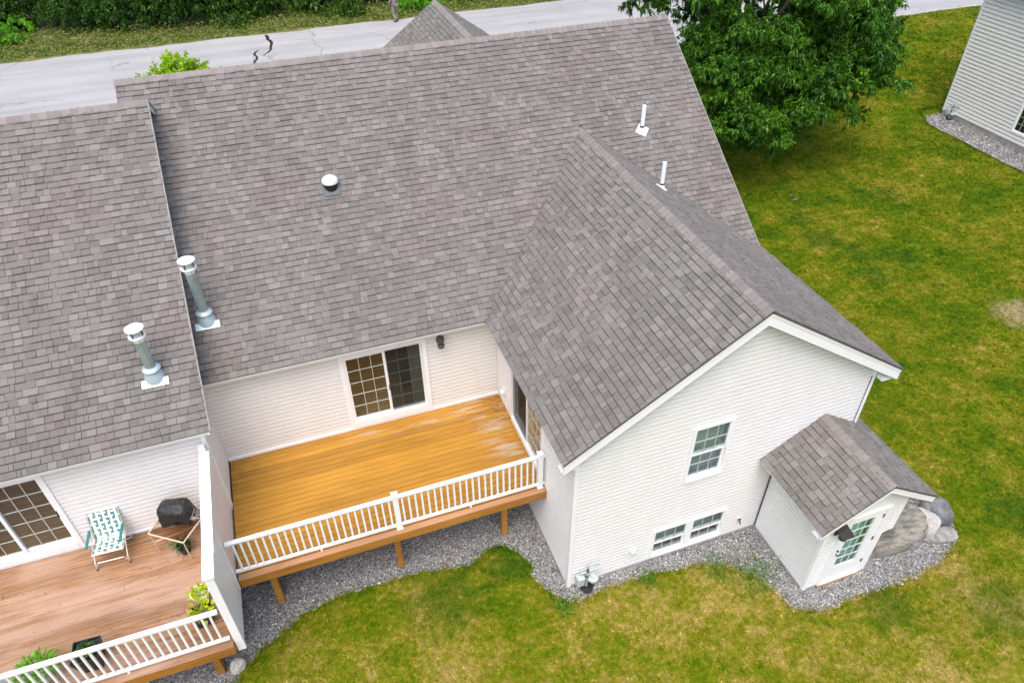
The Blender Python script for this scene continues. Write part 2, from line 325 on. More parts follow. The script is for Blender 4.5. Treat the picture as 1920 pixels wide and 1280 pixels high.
c = ramp(t, noise(t, pos(t), 1.4, 6, 0.7), [(0.32, (0.035, 0.075, 0.006)), (0.48, (0.10, 0.125, 0.02)), (0.60, (0.22, 0.17, 0.07)), (0.7, (0.12, 0.17, 0.02))]); t.links.new(c, b.inputs['Base Color']); M['verge'] = m

# ------------------------------------------------------------------ object helpers
def props(o, label=None, cat=None, group=None, kind=None):
    for k, v in (('label', label), ('category', cat), ('group', group), ('kind', kind)):
        if v: o[k] = v
    return o
def thing(name, label, cat, loc=(0, 0, 0), rz=0.0, group=None):
    o = bpy.data.objects.new(name, None); COL.objects.link(o); o.location = loc; o.rotation_euler = (0, 0, rz)
    o.empty_display_size = 0.2; return props(o, label, cat, group)
def link(name, me, parent=None):
    o = bpy.data.objects.new(name, me); COL.objects.link(o)
    if parent: o.parent = parent
    return o
class MB:
    def __init__(s): s.v = []; s.f = []; s.mi = []; s.cur = 0
    def add(s, vs, fs):
        b = len(s.v); s.v += [tuple(x) for x in vs]
        for f in fs: s.f.append(tuple(b+i for i in f)); s.mi.append(s.cur)
        return s
    def box(s, x0, x1, y0, y1, z0, z1):
        return s.add([(x0, y0, z0), (x1, y0, z0), (x1, y1, z0), (x0, y1, z0), (x0, y0, z1), (x1, y0, z1), (x1, y1, z1), (x0, y1, z1)],
                     [(0, 3, 2, 1), (4, 5, 6, 7), (0, 1, 5, 4), (1, 2, 6, 5), (2, 3, 7, 6), (3, 0, 4, 7)])
    def prism(s, poly, d):                       # poly: 3-D points, extruded by vector d
        n = len(poly); d = Vector(d); a = [Vector(p) for p in poly]; b = [p+d for p in a]
        return s.add(a+b, [tuple(range(n))[::-1], tuple(range(n, 2*n))]+[(i, (i+1) % n, n+(i+1) % n, n+i) for i in range(n)])
    def tube(s, p0, p1, r0, r1=None, n=10, caps=True):
        r1 = r0 if r1 is None else r1; p0 = Vector(p0); p1 = Vector(p1); d = (p1-p0).normalized()
        a = d.orthogonal().normalized(); c = d.cross(a)
        vs = []
        for p, r in ((p0, r0), (p1, r1)):
            for i in range(n):
                t = 2*math.pi*i/n; vs.append(p+(a*math.cos(t)+c*math.sin(t))*r)
        fs = [(i, (i+1) % n, n+(i+1) % n, n+i) for i in range(n)]
        if caps: fs += [tuple(range(n))[::-1], tuple(range(n, 2*n))]
        return s.add(vs, fs)
    def path(s, pts, r, n=8):
        for a, b in zip(pts[:-1], pts[1:]): s.tube(a, b, r, r, n)
        return s
    def lathe(s, prof, c=(0, 0, 0), n=20):       # prof: (radius, z) list
        c = Vector(c); vs = []
        for r, z in prof:
            for i in range(n):
                t = 2*math.pi*i/n; vs.append(c+Vector((r*math.cos(t), r*math.sin(t), z)))
        fs = []
        for k in range(len(prof)-1):
            for i in range(n): fs.append((k*n+i, k*n+(i+1) % n, (k+1)*n+(i+1) % n, (k+1)*n+i))
        fs += [tuple(range(n))[::-1], tuple(range((len(prof)-1)*n, len(prof)*n))]
        return s.add(vs, fs)
    def build(s, name, mats, parent=None, bevel=0.0, smooth=False):
        me = bpy.data.meshes.new(name); me.from_pydata(s.v, [], s.f)
        mats = mats if isinstance(mats, (list, tuple)) else [mats]
        for k in mats: me.materials.append(M[k])
        me.polygons.foreach_set('material_index', s.mi); me.update()
        bm = bmesh.new(); bm.from_mesh(me); bmesh.ops.recalc_face_normals(bm, faces=bm.faces); bm.to_mesh(me); bm.free()
        if smooth: me.shade_smooth()
        o = link(name, me, parent)
        if bevel:
            md = o.modifiers.new('bevel', 'BEVEL'); md.width = bevel; md.segments = 2; md.limit_method = 'ANGLE'
        if smooth:
            try: me.set_sharp_from_angle(angle=math.radians(40))
            except Exception: pass
        return o
def npmesh(name, V, F, mats, parent=None, tone=None, mi=None, smooth=False):
    me = bpy.data.meshes.new(name); nv, nf, k = len(V), len(F), F.shape[1]
    me.vertices.add(nv); me.vertices.foreach_set('co', np.ascontiguousarray(V, dtype=np.float32).ravel())
    me.loops.add(nf*k); me.loops.foreach_set('vertex_index', np.ascontiguousarray(F, dtype=np.int32).ravel())
    me.polygons.add(nf); me.polygons.foreach_set('loop_start', np.arange(0, nf*k, k, dtype=np.int32))
    for q in (mats if isinstance(mats, (list, tuple)) else [mats]): me.materials.append(M[q])
    if mi is not None: me.polygons.foreach_set('material_index', np.asarray(mi, dtype=np.int32))
    me.update(calc_edges=True); me.validate()
    if tone is not None:
        a = me.attributes.new('tone', 'FLOAT', 'POINT'); a.data.foreach_set('value', np.asarray(tone, dtype=np.float32))
    if smooth: me.shade_smooth()
    return link(name, me, parent)

class Fr:                                        # a wall plane: a along the wall, z up, w outward
    def __init__(s, P0, u, n): s.P = Vector(P0); s.u = Vector(u); s.n = Vector(n)
    def p(s, a, z, w=0.0): return s.P + s.u*a + s.n*w + Vector((0, 0, z))
    def box(s, mb, a0, a1, z0, z1, w0, w1):
        q = s.p
        mb.add([q(a0, z0, w0), q(a1, z0, w0), q(a1, z0, w1), q(a0, z0, w1), q(a0, z1, w0), q(a1, z1, w0), q(a1, z1, w1), q(a0, z1, w1)],
               [(0, 3, 2, 1), (4, 5, 6, 7), (0, 1, 5, 4), (1, 2, 6, 5), (2, 3, 7, 6), (3, 0, 4, 7)])

def siding(name, parent, fr, width, z0, z1, openings=(), lim=None, mat='siding', c=0.118, prj=0.012, gr=0.009):
    """clapboard skin with real laps; lim(z)->(a0,a1) for gables; zlow(a)-> cut from below for roofs in front"""
    mb = MB(); lim = lim or (lambda z: (0.0, width))
    def prof(h):
        q = h/c; return .003+(prj-.003)*q/.36 if q < .36 else prj-(q-.36)/.64*.4*prj
    zs = {z0, z1}; k = 0
    while z0+k*c < z1: zs.add(round(z0+k*c, 5)); zs.add(round(z0+k*c+c-gr, 5)); zs.add(round(z0+k*c+.36*c, 5)); k += 1
    for (a0, a1, b0, b1) in openings: zs |= {b0, b1}
    zs = sorted(z for z in zs if z0-1e-6 <= z <= z1+1e-6)
    for za, zb in zip(zs[:-1], zs[1:]):
        if zb-za < 1e-5: continue
        kk = math.floor((0.5*(za+zb)-z0)/c); base = z0+kk*c
        grv = za-base > c-gr-1e-4
        wa, wb = prof(za-base), prof(zb-base)
        if grv: wa = wb = -0.012
        (l0, r0), (l1, r1) = lim(za), lim(zb)
        segs = [(l0, r0, l1, r1)]
        for (a0, a1, b0, b1) in openings:
            if b0 < zb-1e-6 and b1 > za+1e-6:
                ns = []
                for (p0, q0, p1, q1) in segs:
                    if a1 <= p0 or a0 >= q0: ns.append((p0, q0, p1, q1)); continue
                    if a0 > p0: ns.append((p0, a0, p1, a0))
                    if a1 < q0: ns.append((a1, q0, a1, q1))
                segs = ns
        for (p0, q0, p1, q1) in segs:
            if q0-p0 < 1e-4: continue
            if q1 < p1: p1 = q1 = 0.5*(p1+q1)
            mb.add([fr.p(p0, za, wa), fr.p(q0, za, wa), fr.p(q1, zb, wb), fr.p(p1, zb, wb)], [(0, 1, 2, 3)])
            if abs(za-base) < 1e-4: mb.add([fr.p(p0, za, -.012), fr.p(q0, za, -.012), fr.p(q0, za, wa), fr.p(p0, za, wa)], [(0, 1, 2, 3)])
            if grv and abs(za-base-c+gr) < 1e-3:
                wt = prof(c-gr); mb.add([fr.p(p0, za, -.012), fr.p(q0, za, -.012), fr.p(q0, za, wt), fr.p(p0, za, wt)], [(0, 1, 2, 3)])
    return mb.build(name, mat, parent)

UNIT_PANE = None
def pane(fr, parent, a0, a1, z0, z1, w, mat='glass', name='pane'):
    global UNIT_PANE
    if UNIT_PANE is None: UNIT_PANE = {}
    if mat not in UNIT_PANE:
        mb = MB(); mb.box(-.5, .5, -.5, .5, -.5, .5); o = mb.build('pane', mat); UNIT_PANE[mat] = o.data; bpy.data.objects.remove(o)
    o = link(name, UNIT_PANE[mat], parent)
    c = fr.p((a0+a1)/2, (z0+z1)/2, w)
    m3 = Matrix((fr.u*(a1-a0), fr.n*0.006, Vector((0, 0, z1-z0)))).transposed()
    o.matrix_local = Matrix.Translation(c) @ m3.to_4x4(); return o
def sash(fr, par, a0, a1, z0, z1, w, cols, rows, bar=0.05, mun=0.018, frame='trim', botbar=None):
    mun = 0.012
    mb = MB(); bb = botbar or bar
    fr.box(mb, a0, a0+bar, z0, z1, w-0.02, w+0.02); fr.box(mb, a1-bar, a1, z0, z1, w-0.02, w+0.02)
    fr.box(mb, a0+bar, a1-bar, z0, z0+bb, w-0.02, w+0.018); fr.box(mb, a0+bar, a1-bar, z1-bar, z1, w-0.02, w+0.018)
    mb.build('sash', frame, par)
    A0, A1, B0, B1 = a0+bar, a1-bar, z0+bb, z1-bar
    g = MB()
    for i in range(1, cols): x = A0+(A1-A0)*i/cols; fr.box(g, x-mun/2, x+mun/2, B0, B1, w-0.008, w+0.010)
    for j in range(1, rows):
        z = B0+(B1-B0)*j/rows
        for i in range(cols):
            x0 = A0+(A1-A0)*i/cols+(mun/2 if i else 0); x1 = A0+(A1-A0)*(i+1)/cols-(mun/2 if i < cols-1 else 0)
            fr.box(g, x0, x1, z-mun/2, z+mun/2, w-0.007, w+0.009)
    if rows > 1: g.build('muntin', 'muntin', par)
    else:
        for i in range(1, cols): x = A0+(A1-A0)*i/cols; g = MB(); fr.box(g, x-mun/2, x+mun/2, B0, B1, w-0.008, w+0.010); g.build('muntin', 'muntin', par)
    for i in range(cols):
        for j in range(rows):
            pane(fr, par, A0+(A1-A0)*i/cols+0.001, A0+(A1-A0)*(i+1)/cols-0.001, B0+(B1-B0)*j/rows+0.001, B0+(B1-B0)*(j+1)/rows-0.001, w-0.001)
def casing(name, fr, parent, a0, a1, z0, z1, t=0.09, bot=None, w0=-0.06, w1=0.045):
    mb = MB(); bt = t if bot is None else bot
    fr.box(mb, a0, a0+t, z0, z1, w0, w1); fr.box(mb, a1-t, a1, z0, z1, w0, w1)
    fr.box(mb, a0+t, a1-t, z0, z0+bt, w0, w1+0.01); fr.box(mb, a0+t, a1-t, z1-t, z1, w0, w1-0.003)
    return mb.build(name, 'trim', parent)
def room(parent, fr, a0, a1, z0, z1, depth, floor='floorwood', wall='room'):
    f = MB(); f.add([fr.p(a0, z0, -0.1), fr.p(a1, z0, -0.1), fr.p(a1, z0, -depth), fr.p(a0, z0, -depth)], [(0, 1, 2, 3)]); f.build('room_floor', floor, parent)
    q = MB()
    q.add([fr.p(a0, z0, -depth), fr.p(a1, z0, -depth), fr.p(a1, z1, -depth), fr.p(a0, z1, -depth)], [(0, 1, 2, 3)])
    q.add([fr.p(a0, z0, -.1), fr.p(a0, z0, -depth), fr.p(a0, z1, -depth), fr.p(a0, z1, -.1)], [(0, 1, 2, 3)])
    q.add([fr.p(a1, z0, -.1), fr.p(a1, z0, -depth), fr.p(a1, z1, -depth), fr.p(a1, z1, -.1)], [(0, 1, 2, 3)])
    q.add([fr.p(a0, z1, -.1), fr.p(a1, z1, -.1), fr.p(a1, z1, -depth), fr.p(a0, z1, -depth)], [(0, 1, 2, 3)])
    q.build('room_wall', wall, parent)

# ------------------------------------------------------------------ shingles
EXPO = 0.143
TONES = [0.05, 0.25, 0.5, 0.8, 0.95]
def course_tabs(O, u, v, L, bounds, seed):
    """O eave corner, u along eave, v up the slope, bounds(s)->[(a0,a1)..] at slope distance s"""
    r = random.Random(seed); n = u.cross(v).normalized()
    if n.z < 0: n = -n
    tabs = []; k = 0
    while k*EXPO < L-0.02:
        s0 = k*EXPO; s1 = min(L, s0+EXPO); b0, b1 = bounds(s0+1e-4), bounds(s1-1e-4)
        if len(b0) != len(b1): b1 = bounds(s0+2e-4); b1 = b1 if len(b1) == len(b0) else b0
        for (l0, r0), (l1, r1) in zip(b0, b1):
            lo, hi = min(l0, l1), max(r0, r1); a = lo-r.random()*0.3; prev = 2
            while a < hi:
                wd = r.choice([0.08, 0.11, 0.13, 0.15, 0.16, 0.17, 0.18, 0.21, 0.26]); e = a+wd
                q = r.random(); tone = 0.05 if q < .10 else 0.25 if q < .34 else 0.5 if q < .66 else 0.8 if q < .88 else 0.95
                h = 0.008 + (0.011 if r.random() < 0.55 else 0.0) + r.random()*0.003
                A0, A1 = max(a, l0), min(e, r0); C0, C1 = max(a, l1), min(e, r1)
                if A1 <= A0 and C1 > C0: A0 = A1 = min(max((A0+A1)/2, l0), r0)
                if C1 <= C0 and A1 > A0: C0 = C1 = min(max((C0+C1)/2, l1), r1)
                if A1-A0 > 0.004 or C1-C0 > 0.004:
                    full = A0 == a and A1 == e and C0 == a and C1 == e and s1-s0 > EXPO-1e-3
                    cen = O+u*((A0+A1)/2)+v*(s0+EXPO/2); gp = r.choice([0.0015, 0.003, 0.0045]); A0 += gp; A1 -= gp; C0 += gp; C1 -= gp
                    tabs.append((A0, A1, C0, C1, s0, s1, h, tone, full, cen))
                a = e
        k += 1
    return tabs, (O, u, v, n)
UNIT_SH = None
def unit_shingle():
    global UNIT_SH
    if UNIT_SH: return UNIT_SH
    mb = MB(); tb = 0.84; ht = 0.15
    hb = 1+(ht-1)*tb
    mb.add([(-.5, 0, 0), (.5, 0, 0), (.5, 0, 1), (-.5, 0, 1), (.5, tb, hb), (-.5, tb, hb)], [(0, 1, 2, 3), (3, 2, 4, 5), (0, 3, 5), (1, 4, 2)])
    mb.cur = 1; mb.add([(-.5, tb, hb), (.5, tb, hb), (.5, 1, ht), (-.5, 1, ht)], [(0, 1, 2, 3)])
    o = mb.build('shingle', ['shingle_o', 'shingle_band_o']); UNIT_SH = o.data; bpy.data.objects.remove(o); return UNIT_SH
def field(name, parent, tabs, fr):
    O, u, v, n = fr; V = []; Fq = []; tn = []; mi = []
    for (A0, A1, C0, C1, s0, s1, h, tone, full, cen) in tabs:
        b = len(V); tb = 0.84; B0 = A0+(C0-A0)*tb; B1 = A1+(C1-A1)*tb; sb = s0+(s1-s0)*tb; ht = 0.002; hb = h+(ht-h)*tb
        for a, s, z in ((A0, s0, 0), (A1, s0, 0), (A1, s0, h), (A0, s0, h), (B1, sb, hb), (B0, sb, hb), (C1, s1, ht), (C0, s1, ht)):
            V.append(O+u*a+v*s+n*z); tn.append(tone)
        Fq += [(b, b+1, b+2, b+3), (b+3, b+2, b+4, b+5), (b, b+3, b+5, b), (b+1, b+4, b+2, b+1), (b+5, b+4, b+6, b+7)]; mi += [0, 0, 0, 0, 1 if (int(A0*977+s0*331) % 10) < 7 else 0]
    V = np.array([tuple(x) for x in V]); me = bpy.data.meshes.new(name)
    fs = [f if f[0] != f[3] else f[:3] for f in Fq]
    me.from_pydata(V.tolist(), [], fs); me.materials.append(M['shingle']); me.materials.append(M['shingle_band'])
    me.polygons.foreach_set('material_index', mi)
    a = me.attributes.new('tone', 'FLOAT', 'POINT'); a.data.foreach_set('value', np.array(tn, dtype=np.float32)); me.update()
    o = link(name, me, parent); o['kind'] = 'stuff'; return o
def shingle_objects(parent, items):
    me = unit_shingle()
    for t, fr in items:
        O, u, v, n = fr; A0, A1, C0, C1, s0, s1, h, tone, full, cen = t
        o = link('shingle', me, parent)
        m3 = Matrix((u*(A1-A0), v*(s1-s0), n*h)).transposed()
        o.matrix_local = Matrix.Translation(O+u*((A0+A1)/2)+v*s0) @ m3.to_4x4()
def slab(name, parent, poly, thick=0.10, mat='shingle_band_o', drop=0.004):
    thick = 0.035
    n = (Vector(poly[1])-Vector(poly[0])).cross(Vector(poly[2])-Vector(poly[1])).normalized()
    if n.z < 0: n = -n
    mb = MB(); mb.prism([Vector(p)-n*drop for p in poly], -n*thick); return mb.build(name, mat, parent)
def ridge_caps(parent, p0, p1, sl, sr, wid=0.15, step=0.145):
    """overlapping bent cap shingles from p0 to p1; sl, sr unit vectors going down either side"""
    p0, p1, sl, sr = Vector(p0), Vector(p1), Vector(sl).normalized(), Vector(sr).normalized()
    d = (p1-p0); L = d.length; d.normalize(); up = Vector((0, 0, 1)); n = int(L/step)
    key = []
    mb = MB(); ln = step*1.12; h0, h1 = 0.026, 0.010
    top = [(Vector((0, 0, 0)), h0), (d*ln, h1)]
    vs = []
    for off, h in top:
        vs += [off+sl*wid+up*h*0.75, off+sl*wid*0.25+up*(h+0.012*0.5), off+up*(h+0.002), off+sr*wid*0.25+up*(h+0.012*0.5), off+sr*wid+up*h*0.75]
    vs += [sl*wid, up*0.0, sr*wid]
    vs += [sl*wid+d*ln, sr*wid+d*ln]
    mb.add(vs, [(0, 1, 6, 5), (1, 2, 7, 6), (2, 3, 8, 7), (3, 4, 9, 8), (0, 10, 11, 2, 1), (2, 11, 12, 4, 3), (0, 5, 13, 10), (4, 12, 14, 9)])
    o = mb.build('ridge_shingle', 'ridgecap'); me = o.data; bpy.data.objects.remove(o)
    for i in range(n):
        q = link('ridge_shingle', me, parent); q.location = p0+d*(i*L/n)+Vector((0, 0, 0.002))
def fascia(mb, a, b, out, hgt, th, drop=0.03):
    """board hanging under the edge a-b; out = horizontal outward direction"""
    a, b, out = Vector(a), Vector(b), Vector(out)
    z = Vector((0, 0, 1)); mb.prism([a-z*drop, b-z*drop, b-z*(drop+hgt), a-z*(drop+hgt)], -out*th)

# ================================================================== SETTING: ground
def ground_sheet():
    xs = np.concatenate([np.linspace(-160, -30, 9), np.arange(-28, 50, 2.0), np.linspace(52, 160, 8)])
    ys = np.concatenate([np.linspace(-60, -12, 6), np.arange(-10, 36, 1.0), np.linspace(38, 180, 12)])
    X, Y = np.meshgrid(xs, ys, indexing='ij'); Z = terr(Y)
    V = np.stack([X, Y, Z], -1).reshape(-1, 3); nx, ny = X.shape
    i, j = np.meshgrid(np.arange(nx-1), np.arange(ny-1), indexing='ij'); a = (i*ny+j).ravel()
    o = npmesh('lawn_ground', V, np.stack([a, a+ny, a+ny+1, a+1], -1), 'lawn', smooth=True); o['kind'] = 'structure'
ground_sheet()
def sheet(name, poly, z, mat, kind='structure'):
    mb = MB(); mb.add([(x, y, z) for x, y in poly], [tuple(range(len(poly)))]); o = mb.build(name, mat); o['kind'] = kind; return o
def wob(x): return 0.10*math.sin(x*0.9)+0.07*math.sin(x*2.3+1)
far = [(x, 33.0+0.012*x+wob(x)) for x in np.arange(60, -61, -1.0)]
near = [(x, 22.85+0.5*wob(x)) for x in np.arange(-60, 61, 1.0)]
road = sheet('road', near+far, ROADZ+0.012, 'asphalt')
vg = sheet('verge', [(x, y-0.25) for x, y in far][::-1]+[(60, 60), (-60, 60)], ROADZ+0.008, 'verge')
mb = MB()
for i in range(-8, 60): mb.prism([(i, 22.70+.5*wob(i), ROADZ-.05), (i+1, 22.70+.5*wob(i+1), ROADZ-.05), (i+1, 22.86+.5*wob(i+1), ROADZ-.05), (i, 22.86+.5*wob(i), ROADZ-.05)], (0, 0, 0.11))
k = mb.build('kerb', 'kerb'); k['kind'] = 'structure'
def strip(name, pts, wds, z, mat, parent):
    mb = MB(); P = [Vector((x, y, 0)) for x, y in pts]; L = []; Rr = []
    for i, p in enumerate(P):
        d = (P[min(i+1, len(P)-1)]-P[max(i-1, 0)]).normalized(); n = Vector((-d.y, d.x, 0))
        L.append(p+n*wds[i]/2); Rr.append(p-n*wds[i]/2)
    for i in range(len(P)-1): mb.add([Vector((q.x, q.y, z)) for q in (L[i], Rr[i], Rr[i+1], L[i+1])], [(0, 1, 2, 3)])
    return mb.build(name, mat, parent)
strip('crack_seal', [(-2.92, 32.75), (-2.86, 32.3), (-2.9, 31.9), (-2.78, 31.6), (-2.74, 31.1), (-2.85, 30.5), (-2.9, 29.95), (-3.1, 29.5), (-3.35, 29.2)], [.16, .2, .17, .2, .17, .13, .12, .09, .05], ROADZ+0.017, 'tar', road)
strip('crack_seal', [(-3.55, 30.1), (-3.74, 29.8), (-3.8, 29.45), (-3.7, 29.1), (-3.72, 28.7), (-3.88, 28.3), (-3.92, 27.9)], [.09, .12, .13, .11, .12, .12, .08], ROADZ+0.017, 'tar', road)

# gravel beds
def smooth_poly(pts, sub=5, jit=0.05, seed=1):
    r = random.Random(seed); out = []; n = len(pts)
    for i in range(n):
        a, b = Vector((*pts[i], 0)), Vector((*pts[(i+1) % n], 0))
        for k in range(sub):
            p = a.lerp(b, k/sub); out.append((p.x+r.uniform(-jit, jit), p.y+r.uniform(-jit, jit)))
    return out
GR1 = [(-14, -4.6), (-9, -4.45), (-7.0, -4.27), (-6.89, -4.03), (-6.39, -3.67), (-5.69, -3.29), (-4.74, -3.04), (-3.06, -3.08), (-1.87, -3.29), (-1.45, -3.08), (-1.07, -3.01), (-0.6, -3.53), (-0.59, -4.19), (-0.31, -4.74),
       (0.13, -4.98), (0.75, -4.88), (1.61, -4.92), (2.68, -4.98), (3.59, -5.27), (4.05, -5.75), (4.28, -6.3), (4.37, -6.75), (5.05, -7.02), (5.75, -6.93), (7.14, -6.99), (8.12, -6.91), (8.9, -6.6), (9.25, -6.2), (9.45, -5.8), (9.3, -5.3), (8.4, -4.9), (7.4, -4.4), (6.9, -3.9), (6.5, -3), (-6, 0.5), (-14, 0.5)]
GR1 = smooth_poly(GR1, 9, 0.05, 3)
GR2 = smooth_poly([(27.9, 13.75), (26.75, 13.75), (26.1, 12.3), (26.1, 6.5), (26.1, 0), (27.9, 0)], 8, 0.05, 4)
g1 = sheet('gravel_bed', GR1, 0.012, 'gravel_bed'); g2 = sheet('gravel_bed', GR2, 0.05, 'gravel_bed')
def inpoly(px, py, poly):
    ins = np.zeros(len(px), bool); j = len(poly)-1
    for i in range(len(poly)):
        xi, yi = poly[i]; xj, yj = poly[j]
        c = ((yi > py) != (yj > py)) & (px < (xj-xi)*(py-yi)/(yj-yi+1e-12)+xi); ins ^= c; j = i
    return ins
HOUSES = [[(0, -D), (W, -D), (W, 12), (0, 12)], [(-14, -0.9), (0, -0.9), (0, 12), (-14, 12)], [(4.8, -6.4), (6.66, -6.4), (6.66, -4), (4.8, -4)], [(27.55, 0), (40, 0), (40, 13), (27.55, 13)]]
def stones(name, poly, box, dens, z, size, parent, label=None):
    x0, x1, y0, y1 = box; n = int((x1-x0)*(y1-y0)*dens)
    px, py = RNG.uniform(x0, x1, n), RNG.uniform(y0, y1, n); ok = inpoly(px, py, poly)
    for h in HOUSES: ok &= ~inpoly(px, py, h)
    px, py = px[ok], py[ok]; n = len(px)
    base = np.array([[1, 0, 0], [0.3, .95, .1], [-.8, .55, -.1], [-.75, -.6, .1], [.35, -.9, 0], [0.1, 0.05, .8]])
    Fb = np.array([[0, 1, 5], [1, 2, 5], [2, 3, 5], [3, 4, 5], [4, 0, 5]])
    s = RNG.uniform(size[0], size[1], n)*0.5; an = RNG.uniform(0, 6.28, n); el = RNG.uniform(0.6, 1.2, (n, 1, 1))
    V = base[None]*s[:, None, None]; V = V*(1+RNG.uniform(-.25, .25, V.shape)); V[:, :, 1:2] *= el
    ca, sa = np.cos(an)[:, None], np.sin(an)[:, None]
    X = V[..., 0]*ca-V[..., 1]*sa+px[:, None]; Y = V[..., 0]*sa+V[..., 1]*ca+py[:, None]; Z = V[..., 2]+z+RNG.uniform(0, .012, n)[:, None]
    Vv = np.stack([X, Y, Z], -1).reshape(-1, 3); Fv = (Fb[None]+(np.arange(n)*6)[:, None, None]).reshape(-1, 3)
    o = npmesh(name, Vv, Fv, 'stone_bits', parent, tone=np.repeat(np.clip(RNG.beta(1.5, 1.5, n), 0, 1), 6)); o['kind'] = 'stuff'; return o
stones('gravel', GR1, (-9.5, 9.6, -7.2, 0.0), 1000, 0.014, (0.022, 0.048), g1)
stones('gravel', GR2, (26, 27.6, 5, 14), 330, 0.052, (0.05, 0.09), g2)

# grass blades
def grass():
    n = 350000
    px, py = RNG.uniform(-8.0, 42, n), RNG.uniform(-9.2, 23, n)
    dx, dy = px-CAM_LOC.x, py-CAM_LOC.y; dist = np.sqrt(dx*dx+dy*dy+200)
    ok = RNG.random(n) < np.clip((26/dist)**2.2, 0.10, 1)
    rx = dx*math.cos(YAW)-dy*math.sin(YAW); fw = dx*math.sin(YAW)+dy*math.cos(YAW)
    ok &= (np.abs(rx) < 0.80*(fw*math.cos(PITCH)+9.5)+1.5) & (fw > 1.0)
    for h in HOUSES+[GR1, GR2]: ok &= ~inpoly(px, py, h)
    ex, ey = [], []
    for poly in (GR1, GR2):
        for (ax, ay), (bx, by) in zip(poly, poly[1:]+poly[:1]):
            if ay > -2.5 and poly is GR1: continue
            m_ = int(math.hypot(bx-ax, by-ay)*170); tt_ = RNG.random(m_); ex.append(ax+(bx-ax)*tt_+RNG.normal(0, .035, m_)); ey.append(ay+(by-ay)*tt_+RNG.normal(0, .035, m_))
    px = np.concatenate([px[ok]]+ex); py = np.concatenate([py[ok]]+ey); n = len(px); far_ = np.clip(np.sqrt((px-CAM_LOC.x)**2+(py-CAM_LOC.y)**2+200)/22, 1, 2)
    K = 6
    px = np.repeat(px, K)+RNG.normal(0, .03, n*K); py = np.repeat(py, K)+RNG.normal(0, .03, n*K); fr_ = np.repeat(far_, K); n *= K
    tt = np.repeat(RNG.beta(1.3, 1.6, n//K), K)
    z = terr(py); hgt = RNG.uniform(.018, .048, n)*np.where(fr_ > 1, fr_**0.5, 1); wd = RNG.uniform(.007, .014, n)*fr_
    an = RNG.uniform(0, 6.28, n); ln = RNG.uniform(.02, .07, n); l2 = RNG.uniform(0, 6.28, n)
    a = np.stack([px-np.cos(an)*wd, py-np.sin(an)*wd, z], -1); b = np.stack([px+np.cos(an)*wd, py+np.sin(an)*wd, z], -1)
    t = np.stack([px+np.cos(l2)*ln, py+np.sin(l2)*ln, z+hgt], -1)
    V = np.stack([a, b, t], 1).reshape(-1, 3); F = np.arange(n*3).reshape(-1, 3)
    tone = np.repeat(np.clip(tt*.75+RNG.random(n)*.25, 0, 1), 3)
    o = npmesh('grass', V, F, 'grass', None, tone); props(o, 'short patchy green and straw coloured lawn grass around the houses', 'grass', kind='stuff')
grass()

# ================================================================== MAIN HOUSE
H = thing('townhouse', 'white sided townhouse with grey brown shingle roof and projecting rear gable wing', 'house')
fr_main = Fr((0, 0, 0), (-1, 0, 0), (0, -1, 0))      # a = -x
fr_wl = Fr((0, 0, 0), (0, -1, 0), (-1, 0, 0))        # a = -y  (left wall of the wing)
fr_wf = Fr((0, -D, 0), (1, 0, 0), (0, -1, 0))        # a = x   (gable front)
fr_wr = Fr((W, -D, 0), (0, 1, 0), (1, 0, 0))

d_main = (1.71, 3.68, 1.93, 4.135)
siding('wall', H, fr_main, 6.5, ZD+0.075, ZE-0.06, [d_main], mat='siding_warm')
mb = MB(); fr_main.box(mb, 0.02, 6.5, ZD+0.002, ZD+0.075, 0.0, 0.035); mb.build('skirt_board', 'trim', H)
mb = MB(); mb.add([fr_main.p(0, -.4, .005), fr_main.p(6.5, -.4, .005), fr_main.p(6.5, ZD, .005), fr_main.p(0, ZD, .005)], [(0, 1, 2, 3)]); mb.build('foundation', 'concrete', H)
d_side = (1.0, 3.0, 1.93, 4.10)
siding('wall', H, fr_wl, D, 0.08, ZE-0.06, [d_side], lim=lambda z: (0.02, D-0.01))
w1 = (2.46, 3.39, 2.57, 4.20); w2 = (1.97, 3.84, 0.18, 1.16)
zap = ZE-0.03+PW*(W/2)
def wlim(z):
    if z <= ZE-0.05: return (0.0, W)
    e = (z-(ZE-0.05))/PW; return (min(e, W/2), max(W-e, W/2))
siding('wall', H, fr_wf, W, 0.09, ZE-0.05+PW*W/2-0.01, [w1, w2, (4.82, 6.62, 0.0, 2.3)], lim=wlim)
siding('wall', H, fr_wr, D+3, 0.09, ZE-0.06)
for f_, q in ((fr_wf, (0, W, -0.5, 0.09, -0.1, 0.006)), (fr_wl, (0, D-.002, -0.5, 0.08, -0.1, 0.006)), (fr_wr, (.102, D+8, -0.5, 0.09, -0.1, 0.006))):
    mb = MB(); f_.box(mb, *q); mb.build('foundation', 'concrete', H)
# hidden street side walls
mb = MB(); yN = 2*YR
mb.add([(6.55, yN, -.5), (6.55, -0.2, -.5), (6.55, -0.2, ZE), (6.55, YR, ZR-0.25), (6.55, yN, ZE)], [(0, 1, 2, 3, 4)])
mb.add([(-6.85, yN, -.5), (-6.85, 0, -.5), (-6.85, 0, ZE), (-6.85, YR, ZR-0.25), (-6.85, yN, ZE)], [(0, 1, 2, 3, 4)])
mb.add([(-6.85, yN, -.5), (6.55, yN, -.5), (6.55, yN, ZE), (-6.85, yN, ZE)], [(0, 1, 2, 3)]); mb.build('wall', 'siding', H)
